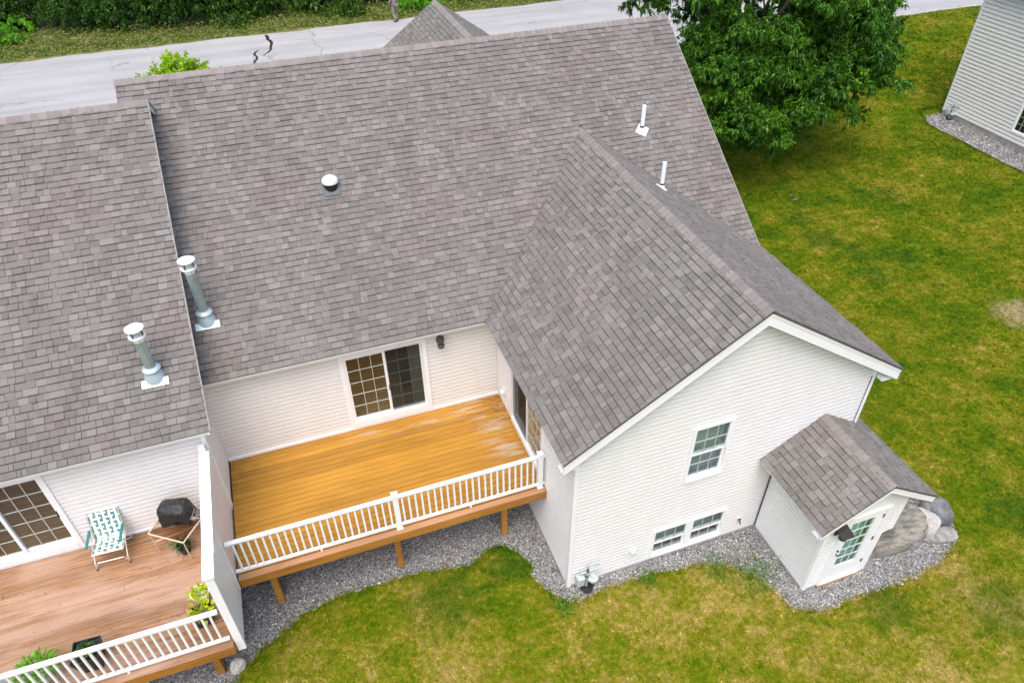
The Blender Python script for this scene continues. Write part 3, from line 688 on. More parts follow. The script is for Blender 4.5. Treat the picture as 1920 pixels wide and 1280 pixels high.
# corner posts
def cpost(parent, x, y, z0, z1, s=0.09, mat='trim'):
    b = MB(); b.box(x-s/2, x+s/2, y-s/2, y+s/2, z0, z1); b.build('corner_post', mat, parent, bevel=0.008)
cpost(H, 0.022, -D+0.022, 0.06, ZE-0.07); cpost(H, W-0.022, -D+0.022, 0.06, ZE-0.08)
b = MB(); b.box(-0.035, -0.001, -0.06, -0.022, ZD, ZE-.07); b.build('corner_strip', 'siding_warm', H)
b = MB(); b.box(W-.082, W-.070, -D-.022, -D-.004, .1, ZE-.25); b.build('channel_shadow', 'lampgrey', H)  # thin strip along the channel line, its shadow painted as dark grey
# rooms and openings
room(H, fr_main, 0.4, 5.2, 1.9, 4.35, 4.2)
c = casing('sliding_door', fr_main, H, *d_main, t=0.10, bot=0.17)
sash(fr_main, c, 2.66, 3.58, 2.10, 4.04, -0.005, 3, 5, 0.055, 0.022, botbar=0.10)
sash(fr_main, c, 1.81, 2.70, 2.10, 4.04, -0.047, 3, 5, 0.055, 0.02, botbar=0.07)
pane(fr_main, c, 1.87, 2.64, 2.17, 3.98, 0.012, 'screen', 'insect_screen')
b = MB(); fr_main.box(b, 2.655, 2.675, 2.85, 3.0, 0.015, 0.05); b.build('door_handle', 'lampgrey', c, bevel=.004)
b = MB(); b.prism([(-2.2, .9, 1.92), (-1.9, 1.0, 1.92), (-1.95, 1.35, 1.92), (-2.3, 1.25, 1.92)], (0, 0, .35)); b.build('footstool', 'plastic_black', H, bevel=.02)
b = MB()
for i in range(7): b.tube((-1.80-i*.045, .16, 1.95), (-1.80-i*.045, .16, 4.1), .03, n=8)
b.build('curtain', 'room', H)
room(H, Fr((0.02, 0, 0), (0, -1, 0), (-1, 0, 0)), 0.5, 3.6, 1.9, 4.3, 3.0, wall='roomdark')
c = casing('sliding_door', fr_wl, H, *d_side, t=0.08, bot=0.14)
sash(fr_wl, c, 1.08, 2.04, 2.07, 4.02, -0.047, 1, 1, 0.05); sash(fr_wl, c, 1.98, 2.92, 2.07, 4.02, 0.0, 3, 5, 0.06, 0.02)
pane(fr_wl, c, 1.12, 1.97, 2.11, 3.98, 0.012, 'screen', 'insect_screen')
# gable windows
room(H, fr_wf, w1[0]-.3, w1[1]+.3, w1[2]-.3, w1[3]+.1, 0.22, 'blind', 'blind')
c = casing('window', fr_wf, H, *w1, t=0.062)
zm = (w1[2]+w1[3])/2
sash(fr_wf, c, w1[0]+.062, w1[1]-.062, zm-.02, w1[3]-.062, 0.0, 3, 2, 0.03, 0.018); sash(fr_wf, c, w1[0]+.062, w1[1]-.062, w1[2]+.062, zm+.02, -0.043, 3, 2, 0.04, 0.018, botbar=.06)
room(H, fr_wf, w2[0]-.1, w2[1]+.1, w2[2]-.1, w2[3]+.2, 0.30, 'roomdark', 'blind')
c = casing('window', fr_wf, H, *w2, t=0.058)
xm = (w2[0]+w2[1])/2
b = MB(); fr_wf.box(b, xm-.075, xm+.075, w2[2]+.06, w2[3]-.06, -.06, .04); b.build('mullion', 'trim', c)
for a0, a1 in ((w2[0]+.058, xm-.075), (xm+.075, w2[1]-.058)):
    zc = (w2[2]+w2[3])/2
    sash(fr_wf, c, a0, a1, zc-.02, w2[3]-.058, 0.0, 3, 1, 0.022, 0.016); sash(fr_wf, c, a0, a1, w2[2]+.058, zc+.02, -0.04, 3, 1, 0.028, 0.016)

# --- roofs
def valL(s):      # main slope distance -> x of left / right valley
    y = -OV+s*math.cos(math.atan(PM)); z = ZE+PM*(y+OV); e = (z-ZE)/PW
    return -OV+e, W+OV-e
cm = math.cos(math.atan(PM)); sm = math.sin(math.atan(PM)); LM = (YR+OV)/cm
def main_bounds(s):
    y = -OV+s*cm; xl = -6.5 if y < 4.9 else XL
    a, b_ = valL(s)
    if a >= b_-0.02: return [(xl, XR)]
    r = [(xl, a)]
    if b_ < XR-0.01: r.append((b_, XR))
    else: r.append((XR-0.002, XR))
    return r
roof_m = slab('main_roof', H, [(XL, -OV, ZE), (XR, -OV, ZE), (XR, YR, ZR), (XL, YR, ZR)], 0.09)
slab('street_roof', H, [(XL, YR, ZR), (XR, YR, ZR), (XR, 2*YR+OV, ZE), (XL, 2*YR+OV, ZE)], 0.09)
tm, frm = course_tabs(Vector((0, -OV, ZE)), Vector((1, 0, 0)), Vector((0, cm, sm)), LM, main_bounds, 1)
cw = math.cos(math.atan(PW)); sw = math.sin(math.atan(PW)); LW = (W/2+OV)/cw; YF = -D-G
def yb(s): return (s*sw)/PM-OV
roof_w = slab('wing_roof', H, [(-OV, YF, ZE), (W/2, YF, ZW), (W/2, YA, ZW), (-OV, -OV, ZE)], 0.09)
roof_wr = slab('wing_roof', H, [(W+OV, YF, ZE), (W/2, YF, ZW), (W/2, YA, ZW), (W+OV, 0.2, ZE)], 0.09)
tl, frl = course_tabs(Vector((-OV, YF, ZE)), Vector((0, 1, 0)), Vector((cw, 0, sw)), LW, lambda s: [(0.0, yb(s)-YF)], 2)
tr_, frr = course_tabs(Vector((W+OV, YF, ZE)), Vector((0, 1, 0)), Vector((-cw, 0, sw)), LW, lambda s: [(0.0, max(yb(s), 0.2-s*0.9 if s < .3 else -9)-YF)], 3)
# entrance porch roof
PX, PZ, PH, PE, PYF = 5.735, 3.472, 1.41, 2.582, -6.65
pp = (PZ-PE)/PH; cp = math.cos(math.atan(pp)); sp = math.sin(math.atan(pp)); LP = PH/cp
roof_p = slab('porch_roof', H, [(PX-PH, PYF, PE), (PX, PYF, PZ), (PX, -D-.02, PZ), (PX-PH, -D-.02, PE)], 0.07)
roof_pr = slab('porch_roof', H, [(PX+PH, PYF, PE), (PX, PYF, PZ), (PX, -D-.02, PZ), (W+.03, -D-.02, PZ-pp*(W+.03-PX)), (W+.03, -4.1, PZ-pp*(W+.03-PX)), (PX+PH, -4.1, PE)], 0.07)
tp, frp = course_tabs(Vector((PX-PH, PYF, PE)), Vector((0, 1, 0)), Vector((cp, 0, sp)), LP, lambda s: [(0.0, -D-.02-PYF)], 4)
tq, frq = course_tabs(Vector((PX+PH, PYF, PE)), Vector((0, 1, 0)), Vector((-cp, 0, sp)), LP, lambda s: [(0.0, (-D-.02 if PX+PH-s*cp < W+.03 else -4.1)-PYF)], 5)
# street side gable
GX, GZ, GY, GP = 2.46, 7.5, 13.85, 0.70
cg = math.cos(math.atan(GP)); sg = math.sin(math.atan(GP)); GHW = 4.0; GE = GZ-GP*GHW
def ygb(z): return 2*YR+OV-(z-ZE)/PM
roof_g = slab('street_gable_roof', H, [(GX-GHW, GY, GE), (GX, GY, GZ), (GX, ygb(GZ)-.1, GZ), (GX-GHW, ygb(GE)-.1, GE)], 0.09)
roof_gr = slab('street_gable_roof', H, [(GX+GHW, GY, GE), (GX, GY, GZ), (GX, ygb(GZ)-.1, GZ), (GX+GHW, ygb(GE)-.1, GE)], 0.09)
tg, frg = course_tabs(Vector((GX-GHW, GY, GE)), Vector((0, -1, 0)), Vector((cg, 0, sg)), GHW/cg, lambda s: [(0.0, GY-ygb(GE+s*sg))], 6)
tg2, frg2 = course_tabs(Vector((GX+GHW, GY, GE)), Vector((0, -1, 0)), Vector((-cg, 0, sg)), GHW/cg, lambda s: [(0.0, GY-ygb(GE+s*sg))], 7)
mb = MB(); mb.add([(GX-GHW+.3, GY-.25, -.5), (GX+GHW-.3, GY-.25, -.5), (GX+GHW-.3, GY-.25, GE+.1), (GX, GY-.25, GZ-.1), (GX-GHW+.3, GY-.25, GE+.1)], [(0, 1, 2, 3, 4)]); mb.build('street_gable_wall', 'siding', H)
# the 300 nearest whole shingles are single pieces, the rest stays joined
pool = [(t, f, r) for ts, f, r in ((tm, frm, roof_m), (tl, frl, roof_w), (tp, frp, roof_p)) for t in ts if t[8]]
pool.sort(key=lambda q: (q[0][9]-CAM_LOC).length_squared); pick = pool[:300]; ids = {id(q[0]) for q in pick}
for r in (roof_m, roof_w, roof_p): shingle_objects(r, [(q[0], q[1]) for q in pick if q[2] is r])
for ts, f, r in ((tm, frm, roof_m), (tl, frl, roof_w), (tr_, frr, roof_wr), (tp, frp, roof_p), (tq, frq, roof_pr), (tg, frg, roof_g), (tg2, frg2, roof_gr)):
    field('shingle_courses', r, [t for t in ts if id(t) not in ids], f)
sN = Vector((0, -cm, -sm)); sS = Vector((0, cm, -sm))
ridge_caps(roof_m, (XL, YR, ZR), (XR-.02, YR, ZR), sN, sS)
ridge_caps(roof_w, (W/2, YF, ZW), (W/2, YA+.22, ZW), (-cw, 0, -sw), (cw, 0, -sw))
ridge_caps(roof_p, (PX, PYF, PZ), (PX, -D-.02, PZ), (-cp, 0, -sp), (cp, 0, -sp))
ridge_caps(roof_g, (GX, GY, GZ), (GX, ygb(GZ)-.05, GZ), (-cg, 0, -sg), (cg, 0, -sg), 0.17)
# rake boards, fascias, soffits
def rake_trim(parent, apex, foot, hgt, back, th=0.05):
    """two stepped boards under the sloping edge apex-foot on a gable facing -y"""
    a, f = Vector(apex), Vector(foot); b = MB()
    o = Vector((0, -1, 0)); z = Vector((0, 0, 1))
    b.prism([a-z*.035+o*.012, f-z*.035+o*.012, f-z*.10+o*.012, a-z*.10+o*.012], -o*.06)
    b.prism([a-z*.10, f-z*.10, f-z*hgt, a-z*hgt], -o*th); b.build('rake_board', 'trim', parent)
    s = MB(); s.prism([a-z*hgt, f-z*hgt, f-z*hgt+Vector((0, back, 0)), a-z*hgt+Vector((0, back, 0))], z*0.012); s.build('soffit', 'trim', parent)
xi = 0.0
rake_trim(H, (W/2, YF+.02, ZW), (-OV+.03, YF+.02, ZE+.03*PW), 0.33, G-.0)
rake_trim(H, (W/2, YF+.02, ZW), (W+OV-.03, YF+.02, ZE+.03*PW), 0.33, G-.0)
rake_trim(H, (PX, PYF+.02, PZ), (PX-PH+.03, PYF+.02, PE+.02), 0.23, .24, .04)
rake_trim(H, (PX, PYF+.02, PZ), (PX+PH-.03, PYF+.02, PE+.02), 0.23, .24, .04)
for q in (((-6.4, -OV+.05, ZE), (-OV, -OV+.05, ZE), (0, -1, 0), .05, .03, .045), ((-OV+.05, -OV-.0, ZE), (-OV+.05, YF+.08, ZE), (-1, 0, 0), .05, .03, .045),
          ((W+OV-.02, .2, ZE), (W+OV-.02, YF+.08, ZE), (1, 0, 0), .16, .03, .05), ((PX-PH+.04, -D-.03, PE), (PX-PH+.04, PYF+.07, PE), (-1, 0, 0), .05, .03, .04),
          ((PX+PH-.02, -4.1, PE), (PX+PH-.02, PYF+.07, PE), (1, 0, 0), .12, .03, .04)):
    mb = MB(); fascia(mb, *q); mb.build('fascia', 'trim', H)
for q in ((-6.4, -OV+.06, -OV+.06, -0.02, ZE-.125, ZE-.11), (-OV+.06, -.02, YF+.08, -OV+.06, ZE-.127, ZE-.112), (W+.02, W+OV-.05, YF+.08, .2, ZE-.215, ZE-.20), (PX-PH+.05, 4.79, PYF+.08, -D-.03, PE-.105, PE-.09)):
    mb = MB(); mb.box(*q); mb.build('soffit', 'trim', H)
def side_rake(parent, x, out, p0, p1, h=.16):
    b = MB(); a, f = Vector((x, *p0)), Vector((x, *p1)); z = Vector((0, 0, 1)); b.prism([a-z*.03, f-z*.03, f-z*h, a-z*h], (-out*.03, 0, 0)); b.build('rake_board', 'trim', parent)
side_rake(H, XR-.01, 1, (YR, ZR), (-.1, ZE+PM*(OV-.1))); side_rake(H, XL+.01, -1, (YR, ZR), (4.8, ZE+PM*(OV+4.8)))
def drip(parent, p0, p1, side):
    b = MB(); a, f = Vector(p0), Vector(p1); z = Vector((0, 0, 1)); b.prism([a+z*.012, f+z*.012, f-z*.05, a-z*.05], side); b.build('drip_edge', 'drip', parent)
drip(H, (XR-.012, YR, ZR), (XR-.012, -.1, ZE+PM*(OV-.1)), (.026, 0, 0))
# front gable corner returns
for q in ((-OV+.06, -.03), (W+.03, W+OV-.04)):
    b = MB(); b.box(q[0], q[1], YF+.08, -D-.03, ZE-.30, ZE-.22); b.build('eave_return', 'trim', H)

# --- entrance porch walls and door
YP, X0, X1, X1b, ZN = -6.4, 4.80, 6.665, 6.40, 1.425
fr_pf = Fr((0, YP, 0), (1, 0, 0), (0, -1, 0)); fr_pl = Fr((X0, -D, 0), (0, -1, 0), (-1, 0, 0)); fr_pr = Fr((X1, YP, 0), (0, 1, 0), (1, 0, 0))
dp = (5.14, 6.30, 0.10, 2.40)
def plim(z):
    r = X1b if z < ZN else X1
    zt = PE-0.04+pp*(PX-PH-PX+PH)
    e = max(0.0, (z-(PZ-pp*(PX-X0)-.05))/pp); return (X0+e, max(X0+e, min(r, X1-max(0, (z-(PZ-pp*(X1-PX)-.05))/pp))))
siding('porch_wall', H, fr_pf, 1, 0.08, PZ-.12, [dp, (X1b, X1+1, -1, ZN)], lim=plim, c=0.114)
siding('porch_wall', H, fr_pl, -YP-D, 0.08, PE+.12); siding('porch_wall', H, fr_pr, -YP-D, ZN, PE+.12)
b = MB(); b.prism([(X1b, YP, ZN), (X1, YP, ZN), (X1, -D-.02, ZN), (X1b, -D-.02, ZN)], (0, 0, -.04)); b.build('wall_ledge', 'concrete', H)
b = MB(); b.box(X1b-.1, X1b, YP+.004, -D-.02, -.3, ZN-.041); b.build('foundation', 'concrete', H)
b = MB(); fr_pf.box(b, X0+.002, dp[0], -.3, .08, -.1, .006); b.build('foundation', 'concrete', H)
b = MB(); fr_pl.box(b, .01, -YP-D-.102, -.3, .08, -.1, .006); b.build('foundation', 'concrete', H)
cpost(H, X0+.022, YP+.022, .06, PE+.1); cpost(H, X1-.022, YP+.022, ZN, PE+.12); cpost(H, X1b-.022, YP+.022, .06, ZN)
b = MB(); b.box(X0-.03, X0-.002, -D-.045, -D-.018, .1, PE); b.build('corner_strip', 'lampgrey', H)  # dark strip in the inside corner, channel shadow put into its colour
b = MB(); fr_pf.box(b, dp[0]+.02, dp[1]-.05, -0.02, 0.10, -.05, .06); b.build('door_sill', 'warm_sill', H)
c = casing('entry_door', fr_pf, H, *dp, t=0.095, bot=0.03)
b = MB(); a0, a1, z0, z1 = dp[0]+.1, dp[1]-.1, .14, 2.3; ga0, ga1, gz0, gz1 = 5.40, 5.97, .63, 2.16
fr_pf.box(b, a0, ga0, z0, z1, -.03, .02); fr_pf.box(b, ga1, a1, z0, z1, -.03, .02); fr_pf.box(b, ga0, ga1, z0, gz0, -.03, .019); fr_pf.box(b, ga0, ga1, gz1, z1, -.03, .019); b.build('door_leaf', 'trim', c)
g = MB(); nc, nr = 3, 5
for i in range(1, nc): x = ga0+(ga1-ga0)*i/nc; fr_pf.box(g, x-.006, x+.006, gz0, gz1, -.012, .004)
for j in range(1, nr): z = gz0+(gz1-gz0)*j/nr; fr_pf.box(g, ga0, ga1, z-.006, z+.006, -.011, .003)
g.build('muntin', 'webwhite', c)
for i in range(nc):
    for j in range(nr): pane(fr_pf, c, ga0+(ga1-ga0)*i/nc+.001, ga0+(ga1-ga0)*(i+1)/nc-.001, gz0+(gz1-gz0)*j/nr+.001, gz0+(gz1-gz0)*(j+1)/nr-.001, -.004)
room(H, fr_pf, 5.1, 6.3, .05, 2.45, 0.17, 'curtain', 'curtain')
for z in (2.11, 1.34, .53):
    b = MB(); fr_pf.box(b, 6.165, 6.195, z-.05, z+.05, .02, .035); b.build('hinge', 'lampgrey', c)
b = MB(); b.tube((5.30, YP-.02, 1.18), (5.30, YP-.07, 1.18), .014); b.tube((5.30, YP-.07, 1.18), (5.39, YP-.07, 1.18), .011); b.tube((5.30, YP-.02, 1.30), (5.30, YP-.05, 1.30), .022); b.build('door_handle', 'lampdark', c)

# ================================================================== ATTACHED UNIT (left)
A = thing('attached_house', 'neighbouring white sided house unit attached on the left standing forward of the other', 'house')
fr_al = Fr((XD, YL, 0), (-1, 0, 0), (0, -1, 0)); fr_as = Fr((XD, 0.0, 0), (0, -1, 0), (1, 0, 0))
XA = -13.0
d_al = (-9.37-XD, -11.42-XD)
d_left = (9.37+XD, 11.42+XD, 1.885, 4.09)      # a = XD - x
d_left = (-XD*0+(XD+9.37), XD+11.42, 1.885, 4.09)
siding('wall', A, fr_al, XD-XA, ZD2+0.06, ZE2-.06, [d_left])
b = MB(); fr_al.box(b, 0.02, XD-XA, ZD2+.002, ZD2+.06, 0, .03); b.build('skirt_board', 'trim', A)
siding('wall', A, fr_as, 1.34, ZD+.05, ZE2+.2, mat='siding_warm')
# gable end above the main roof
def alim(z):      # a = -y ; between the main roof below and the own roof above
    lo = (z-ZE2)/PM+YE2          # y on own front slope
    hi = YR2+(ZR2-z)/PM          # y on own back slope
    ym = (z-ZE)/PM-OV            # main roof level: visible wall lies at y < ym
    return (-min(hi, ym)-.05, -lo-.0)
siding('wall', A, Fr((XD, 0, 0), (0, -1, 0), (1, 0, 0)), 1, ZE2+.2, ZR2-.16, lim=lambda z: (alim(z)[0], alim(z+.14)[1]), mat='siding_warm')
b = MB(); fr_as.box(b, 0, 1.33, -.4, ZD+.05, -.1, -.005); b.build('foundation', 'concrete', A); b = MB(); fr_al.box(b, .11, XD-XA, -.4, ZD2, -.1, -.005); b.build('foundation', 'concrete', A)
b = MB(); b.add([(XA, YL, -.4), (XA, 9.9, -.4), (XA, 9.9, ZE2), (XA, YR2, ZR2-.2), (XA, YL, ZE2)], [(0, 1, 2, 3, 4)]); b.add([(XA, 9.9, -.4), (XD, 9.9, -.4), (XD, 9.9, ZE2), (XA, 9.9, ZE2)], [(0, 1, 2, 3)]); b.build('wall', 'siding', A)
cpost(A, XD-.022, YL+.022, ZD2, ZE2-.05)
room(A, fr_al, 2.6, 5.6, ZD2+.03, 4.3, 3.6)
c = casing('sliding_door', fr_al, A, *d_left, t=0.095, bot=0.16)
sash(fr_al, c, d_left[0]+.095, d_left[0]+1.03, 2.06, 3.995, -0.047, 3, 5, 0.055, 0.02, botbar=.08); sash(fr_al, c, d_left[0]+.97, d_left[1]-.095, 2.06, 3.995, 0.0, 3, 5, 0.06, 0.02, botbar=.09)
b = MB(); fr_al.box(b, d_left[0]+.11, d_left[0]+.13, 2.86, 3.02, -.02, .04); b.build('door_handle', 'lampdark', c)
roof_a = slab('roof', A, [(XA-.3, YE2, ZE2), (XRL, YE2, ZE2), (XRL, YR2, ZR2), (XA-.3, YR2, ZR2)], 0.09)
slab('street_roof', A, [(XA-.3, YR2, ZR2), (XRL, YR2, ZR2), (XRL, 2*YR2-YE2, ZE2), (XA-.3, 2*YR2-YE2, ZE2)], 0.09)
ta, fra = course_tabs(Vector((0, YE2, ZE2)), Vector((1, 0, 0)), Vector((0, cm, sm)), LM, lambda s: [(-11.6, XRL)], 21)
pool = sorted([t for t in ta if t[8] and t[9].x > -10.3], key=lambda q: (q[9]-CAM_LOC).length_squared)[:300]; ids = {id(q) for q in pool}
shingle_objects(roof_a, [(q, fra) for q in pool]); field('shingle_courses', roof_a, [t for t in ta if id(t) not in ids], fra)
ridge_caps(roof_a, (-11.6, YR2, ZR2), (XRL-.02, YR2, ZR2), sN, sS)
side_rake(A, XRL-.03, 1, (YR2, ZR2), (YE2+.02, ZE2+.02), .12); side_rake(A, XRL-.01, 1, (YR2, ZR2), (2*YR2-YE2, ZE2))
drip(A, (XRL-.012, YR2, ZR2), (XRL-.012, YE2, ZE2), (.026, 0, 0)); drip(A, (XRL-.012, YR2, ZR2), (XRL-.012, YR2+1.2, ZR2-1.2*PM), (.026, 0, 0))
b = MB(); fascia(b, (XA, YE2+.05, ZE2), (XRL-.05, YE2+.05, ZE2), (0, -1, 0), .05, .03, .045); b.build('fascia', 'trim', A)
b = MB(); b.box(XA, XRL-.05, YE2+.06, YL-.02, ZE2-.125, ZE2-.11); b.build('soffit', 'trim', A)

# ================================================================== DECKS
def deck(name, label, x0, x1, yb_, yf, z, wood, posts, bw=0.1425, gap=.005, joints=None, rimtop=None, rim='framewood'):
    d = thing(name, label, 'deck'); n = int(round((yb_-yf)/(bw+.006))); pitch = (yb_-yf)/n
    for i in range(n):
        a = yb_-i*pitch-gap; bq = yb_-(i+1)*pitch+gap; segs = [(x0, x1)]
        if joints: j = joints[i % len(joints)]; segs = [(x0, j-.002), (j+.002, x1)] if j else segs
        for s0, s1 in segs:
            mb = MB(); mb.box(s0, s1, bq, a, z-.028, z+rnd.uniform(-.001, .0015)); mb.build('deck_board', rimtop if (rimtop and i == n-1) else wood, d, bevel=.004)
    mb = MB(); mb.box(x0, x1, yf+.005, yf+.045, z-.25, z-.030); mb.build('rim_joist', rim, d, bevel=.004)
    for k in range(int((x1-x0)/.42)+1):
        x = min(x0+k*.42, x1-.04); mb = MB(); mb.box(x, x+.04, yf+.048, yb_-.05, z-.24, z-.030); mb.build('joist', rim, d)
    for (px, py, wd) in posts:
        mb = MB(); mb.box(px-wd/2, px+wd/2, py-wd/2, py+wd/2, -.2, z-.45); mb.build('post', rim, d, bevel=.006)
    py = posts[0][1]; mb = MB(); mb.box(x0+.1, x1-.1, py-.05, py+.05, z-.45, z-.242); mb.build('beam', rim, d)
    return d
def railing(d, x0, x1, y, z, top, posts, spacing=0.135, feet=()):
    b = MB(); b.box(x0, x1, y-.045, y+.045, top-.045, top); R = b.build('railing', 'rail', d, bevel=.012)
    b = MB(); b.box(x0, x1, y-.022, y+.022, top-.085, top-.047); b.build('upper_rail', 'rail', R)
    b = MB(); b.box(x0, x1, y-.025, y+.025, z+.075, z+.145); b.build('bottom_rail', 'rail', R, bevel=.006)
    bal = MB(); bal.box(-.018, .018, -.018, .018, z+.146, top-.086); o = bal.build('baluster', 'rail'); me = o.data; bpy.data.objects.remove(o)
    edges = sorted([x0]+[p for p, _ in posts if x0+.2 < p < x1-.2]+[x1])
    for a, bb in zip(edges[:-1], edges[1:]):
        n = int(round((bb-a)/spacing))
        for i in range(1, n):
            q = link('baluster', me, R); q.location = (a+(bb-a)*i/n, y, 0)
    for px, pt in posts:
        b = MB(); s = .055; b.box(px-s, px+s, y-s, y+s, z+.002, pt); b.box(px-s-.014, px+s+.014, y-s-.014, y+s+.014, pt, pt+.025)
        b.add([(px-s-.005, y-s-.005, pt+.025), (px+s+.005, y-s-.005, pt+.025), (px+s+.005, y+s+.005, pt+.025), (px-s-.005, y+s+.005, pt+.025), (px, y, pt+.055)], [(0, 1, 4), (1, 2, 4), (2, 3, 4), (3, 0, 4)])
        b.box(px-s-.012, px+s+.012, y-s-.012, y+s+.012, z+.002, z+.05); b.build('rail_post', 'rail', R, bevel=.005)
    for fx in feet:
        b = MB(); b.box(fx-.02, fx+.02, y-.02, y+.02, z+.002, z+.074); b.build('rail_foot', 'rail', R)
dk = deck('deck', 'yellow stained wood deck on posts in the corner of the house, empty', XD+.03, -.012, -.035, -LD, ZD, 'deckwood', [(-5.97, -2.75, .135), (-3.33, -2.76, .135), (-.84, -2.73, .135)], rimtop='rimtop')
railing(dk, XD+.012, -.012, -3.12, ZD, 2.875, [(-.125, 2.93), (-3.24, 2.92)], feet=(-4.85, -1.70))
dk2 = deck('weathered_deck', 'weathered pinkish brown wood deck with plants, chair and grill on it', XA, -6.66, YL-.035, -4.60, ZD2, 'oldwood', [(-7.27, -3.92, .135), (-9.9, -3.92, .135)], gap=.002, joints=[-8.6, None, None, None, -10.8, None, -7.5, None], rim='framewood')
railing(dk2, XA, -6.69, -4.46, ZD2, 2.83, [(-10.12, 2.90)], feet=(-8.42,))

# privacy wall between the decks
PWL = thing('privacy_wall', 'tall white vinyl privacy wall between the two decks', 'wall', (XD, -1.36, 0))
def pw(name, x0, x1, y0, y1, z0, z1, mat='siding', bev=.004):
    b = MB(); b.box(x0, x1, y0+1.36, y1+1.36, z0, z1); return b.build(name, mat, PWL, bevel=bev)
pw('panel', -.11, -.012, -3.22, -1.40, ZD-.3, 3.72); pw('panel', -.11, -.012, -4.40, -3.26, ZD-.35, 3.70)
pw('trim_strip', -.12, .002, -3.26, -3.22, ZD-.3, 3.71, 'trim'); pw('trim_strip', -.12, .006, -1.40, -1.365, ZD-.1, 3.72, 'siding_warm')
pw('end_post', -.14, .004, -4.47, -4.40, ZD-.42, 3.76, 'trim')
pw('cap', -.165, .03, -2.72, -1.50, 3.72, 3.765, 'trim'); pw('cap', -.165, .03, -3.98, -2.725, 3.715, 3.758, 'trim'); pw('cap', -.165, .03, -4.49, -3.985, 3.76, 3.80, 'trim')
pw('wall_post', -.15, -.03, -1.50, -1.40, ZD2, 3.90, 'trim')

# ================================================================== roof fittings
def flue(label, x, y, zr, H_, slope):
    t_ = thing('flue_pipe', label, 'flue pipe', (x, y, zr), 0, 'galvanised flue pipes')
    s = math.sqrt(1+slope*slope); b = MB()
    u = Vector((1, 0, 0)); v = Vector((0, 1/s, slope/s)); n = Vector((0, -slope/s, 1/s))
    q = [u*a+v*c_ + n*.025 for a, c_ in ((-.24, -.235), (.24, -.235), (.24, -.08), (-.24, -.08))]; b.prism(q, n*.012); b.build('base_flashing', 'galv_light', t_)
    b = MB(); b.lathe([(.20, -.12), (.175, .05), (.125, .16), (.122, .18)], n=24); b.build('cone', 'galv_light', t_, smooth=True)
    b = MB(); b.lathe([(.108, .14), (.165, .16), (.17, .185), (.15, .215), (.108, .235)], n=24); b.build('storm_collar', 'galv_light', t_, smooth=True)
    b = MB(); b.lathe([(.098, .1), (.098, H_-.18)], n=20); b.build('pipe', 'galv', t_, smooth=True)
    b = MB(); b.tube((.03, -.097, .25), (.03, -.097, H_-.2), .006, n=5); b.build('seam', 'galv', t_)
    b = MB(); b.lathe([(.10, H_-.30), (.10, H_-.22), (.155, H_-.20), (.155, H_-.175), (.11, H_-.17)], n=24); b.build('lower_ring', 'galv_cap', t_, smooth=True)
    b = MB(); b.lathe([(.118, H_-.18), (.118, H_-.02)], n=24); b.build('cap_body', 'galv_light', t_, smooth=True)
    for k in range(4):
        a = math.radians(-115+90*k); b = MB(); b.box(-.012, .012, -.003, .006, H_-.172, H_-.03); o = b.build('vent_slot', 'dark', t_); o.location = (.1195*math.cos(a), .1195*math.sin(a), 0); o.rotation_euler = (0, 0, a-math.pi/2)
    b = MB(); b.lathe([(.165, H_-.03), (.168, H_-.012), (.15, H_), (.05, H_+.012)], n=24); b.build('rain_cap', 'galv_cap', t_, smooth=True)
flue('galvanised flue pipe beside the step in the roofs, its base partly hidden', -6.06, .72, ZE+PM*(.72+OV), 1.46, PM)
flue('galvanised flue pipe standing on the left unit roof near its eave', -7.06, -.66, ZE2+PM*(-.66-YE2), 1.16, PM)
def vent(label, x, y, z, up):
    t_ = thing('vent_pipe', label, 'vent pipe', (x, y, z), 0, 'white plumbing vents'); b = MB(); b.lathe([(.052, -.05), (.052, .66), (.045, .66), (.045, .60)], n=14); b.build('pipe', 'pvc', t_, smooth=True)
    n = Vector(up).normalized(); b = MB(); e = n.orthogonal().normalized(); f = n.cross(e); b.prism([e*.14*a+f*.14*c_+n*.022 for a, c_ in ((-1, -1), (1, -1), (1, 1), (-1, 1))], n*.01); b.build('flashing', 'pvc', t_)
    b = MB(); b.lathe([(.085, 0), (.06, .09), (.055, .11)], n=14); b.build('boot', 'pvc', t_, smooth=True); b = MB(); b.lathe([(.06, .10), (.064, .12), (.058, .14)], n=14); b.build('collar', 'rubber', t_, smooth=True)
vent('upper white plumbing vent pipe on the main roof near its right edge', 4.92, 2.90, ZE+PM*(2.90+OV), (0, -PM, 1))
vent('lower white plumbing vent pipe rising behind the wing ridge', 4.43, .85, ZW-PW*(4.43-W/2), (PW, 0, 1))
t_ = thing('roof_vent', 'round white topped mushroom vent alone in the middle of the main roof', 'roof vent', (-2.95, 2.80, ZE+PM*(2.8+OV)))
s = math.sqrt(1+PM*PM); v = Vector((0, 1/s, PM/s)); n = Vector((0, -PM/s, 1/s)); b = MB(); b.prism([Vector((a*.2, 0, 0))+v*c_+n*.022 for a, c_ in ((-1, -.24), (1, -.24), (1, .2), (-1, .2))], n*.01); b.build('flashing', 'flash', t_)
b = MB(); b.lathe([(.15, -.1), (.15, .09), (.155, .11)], n=24); b.build('collar', 'rubber', t_, smooth=True)
b = MB(); b.lathe([(.158, .10), (.182, .112), (.182, .16), (.165, .205), (.12, .24), (.04, .255)], n=24); b.build('dome', 'galv_cap', t_, smooth=True)

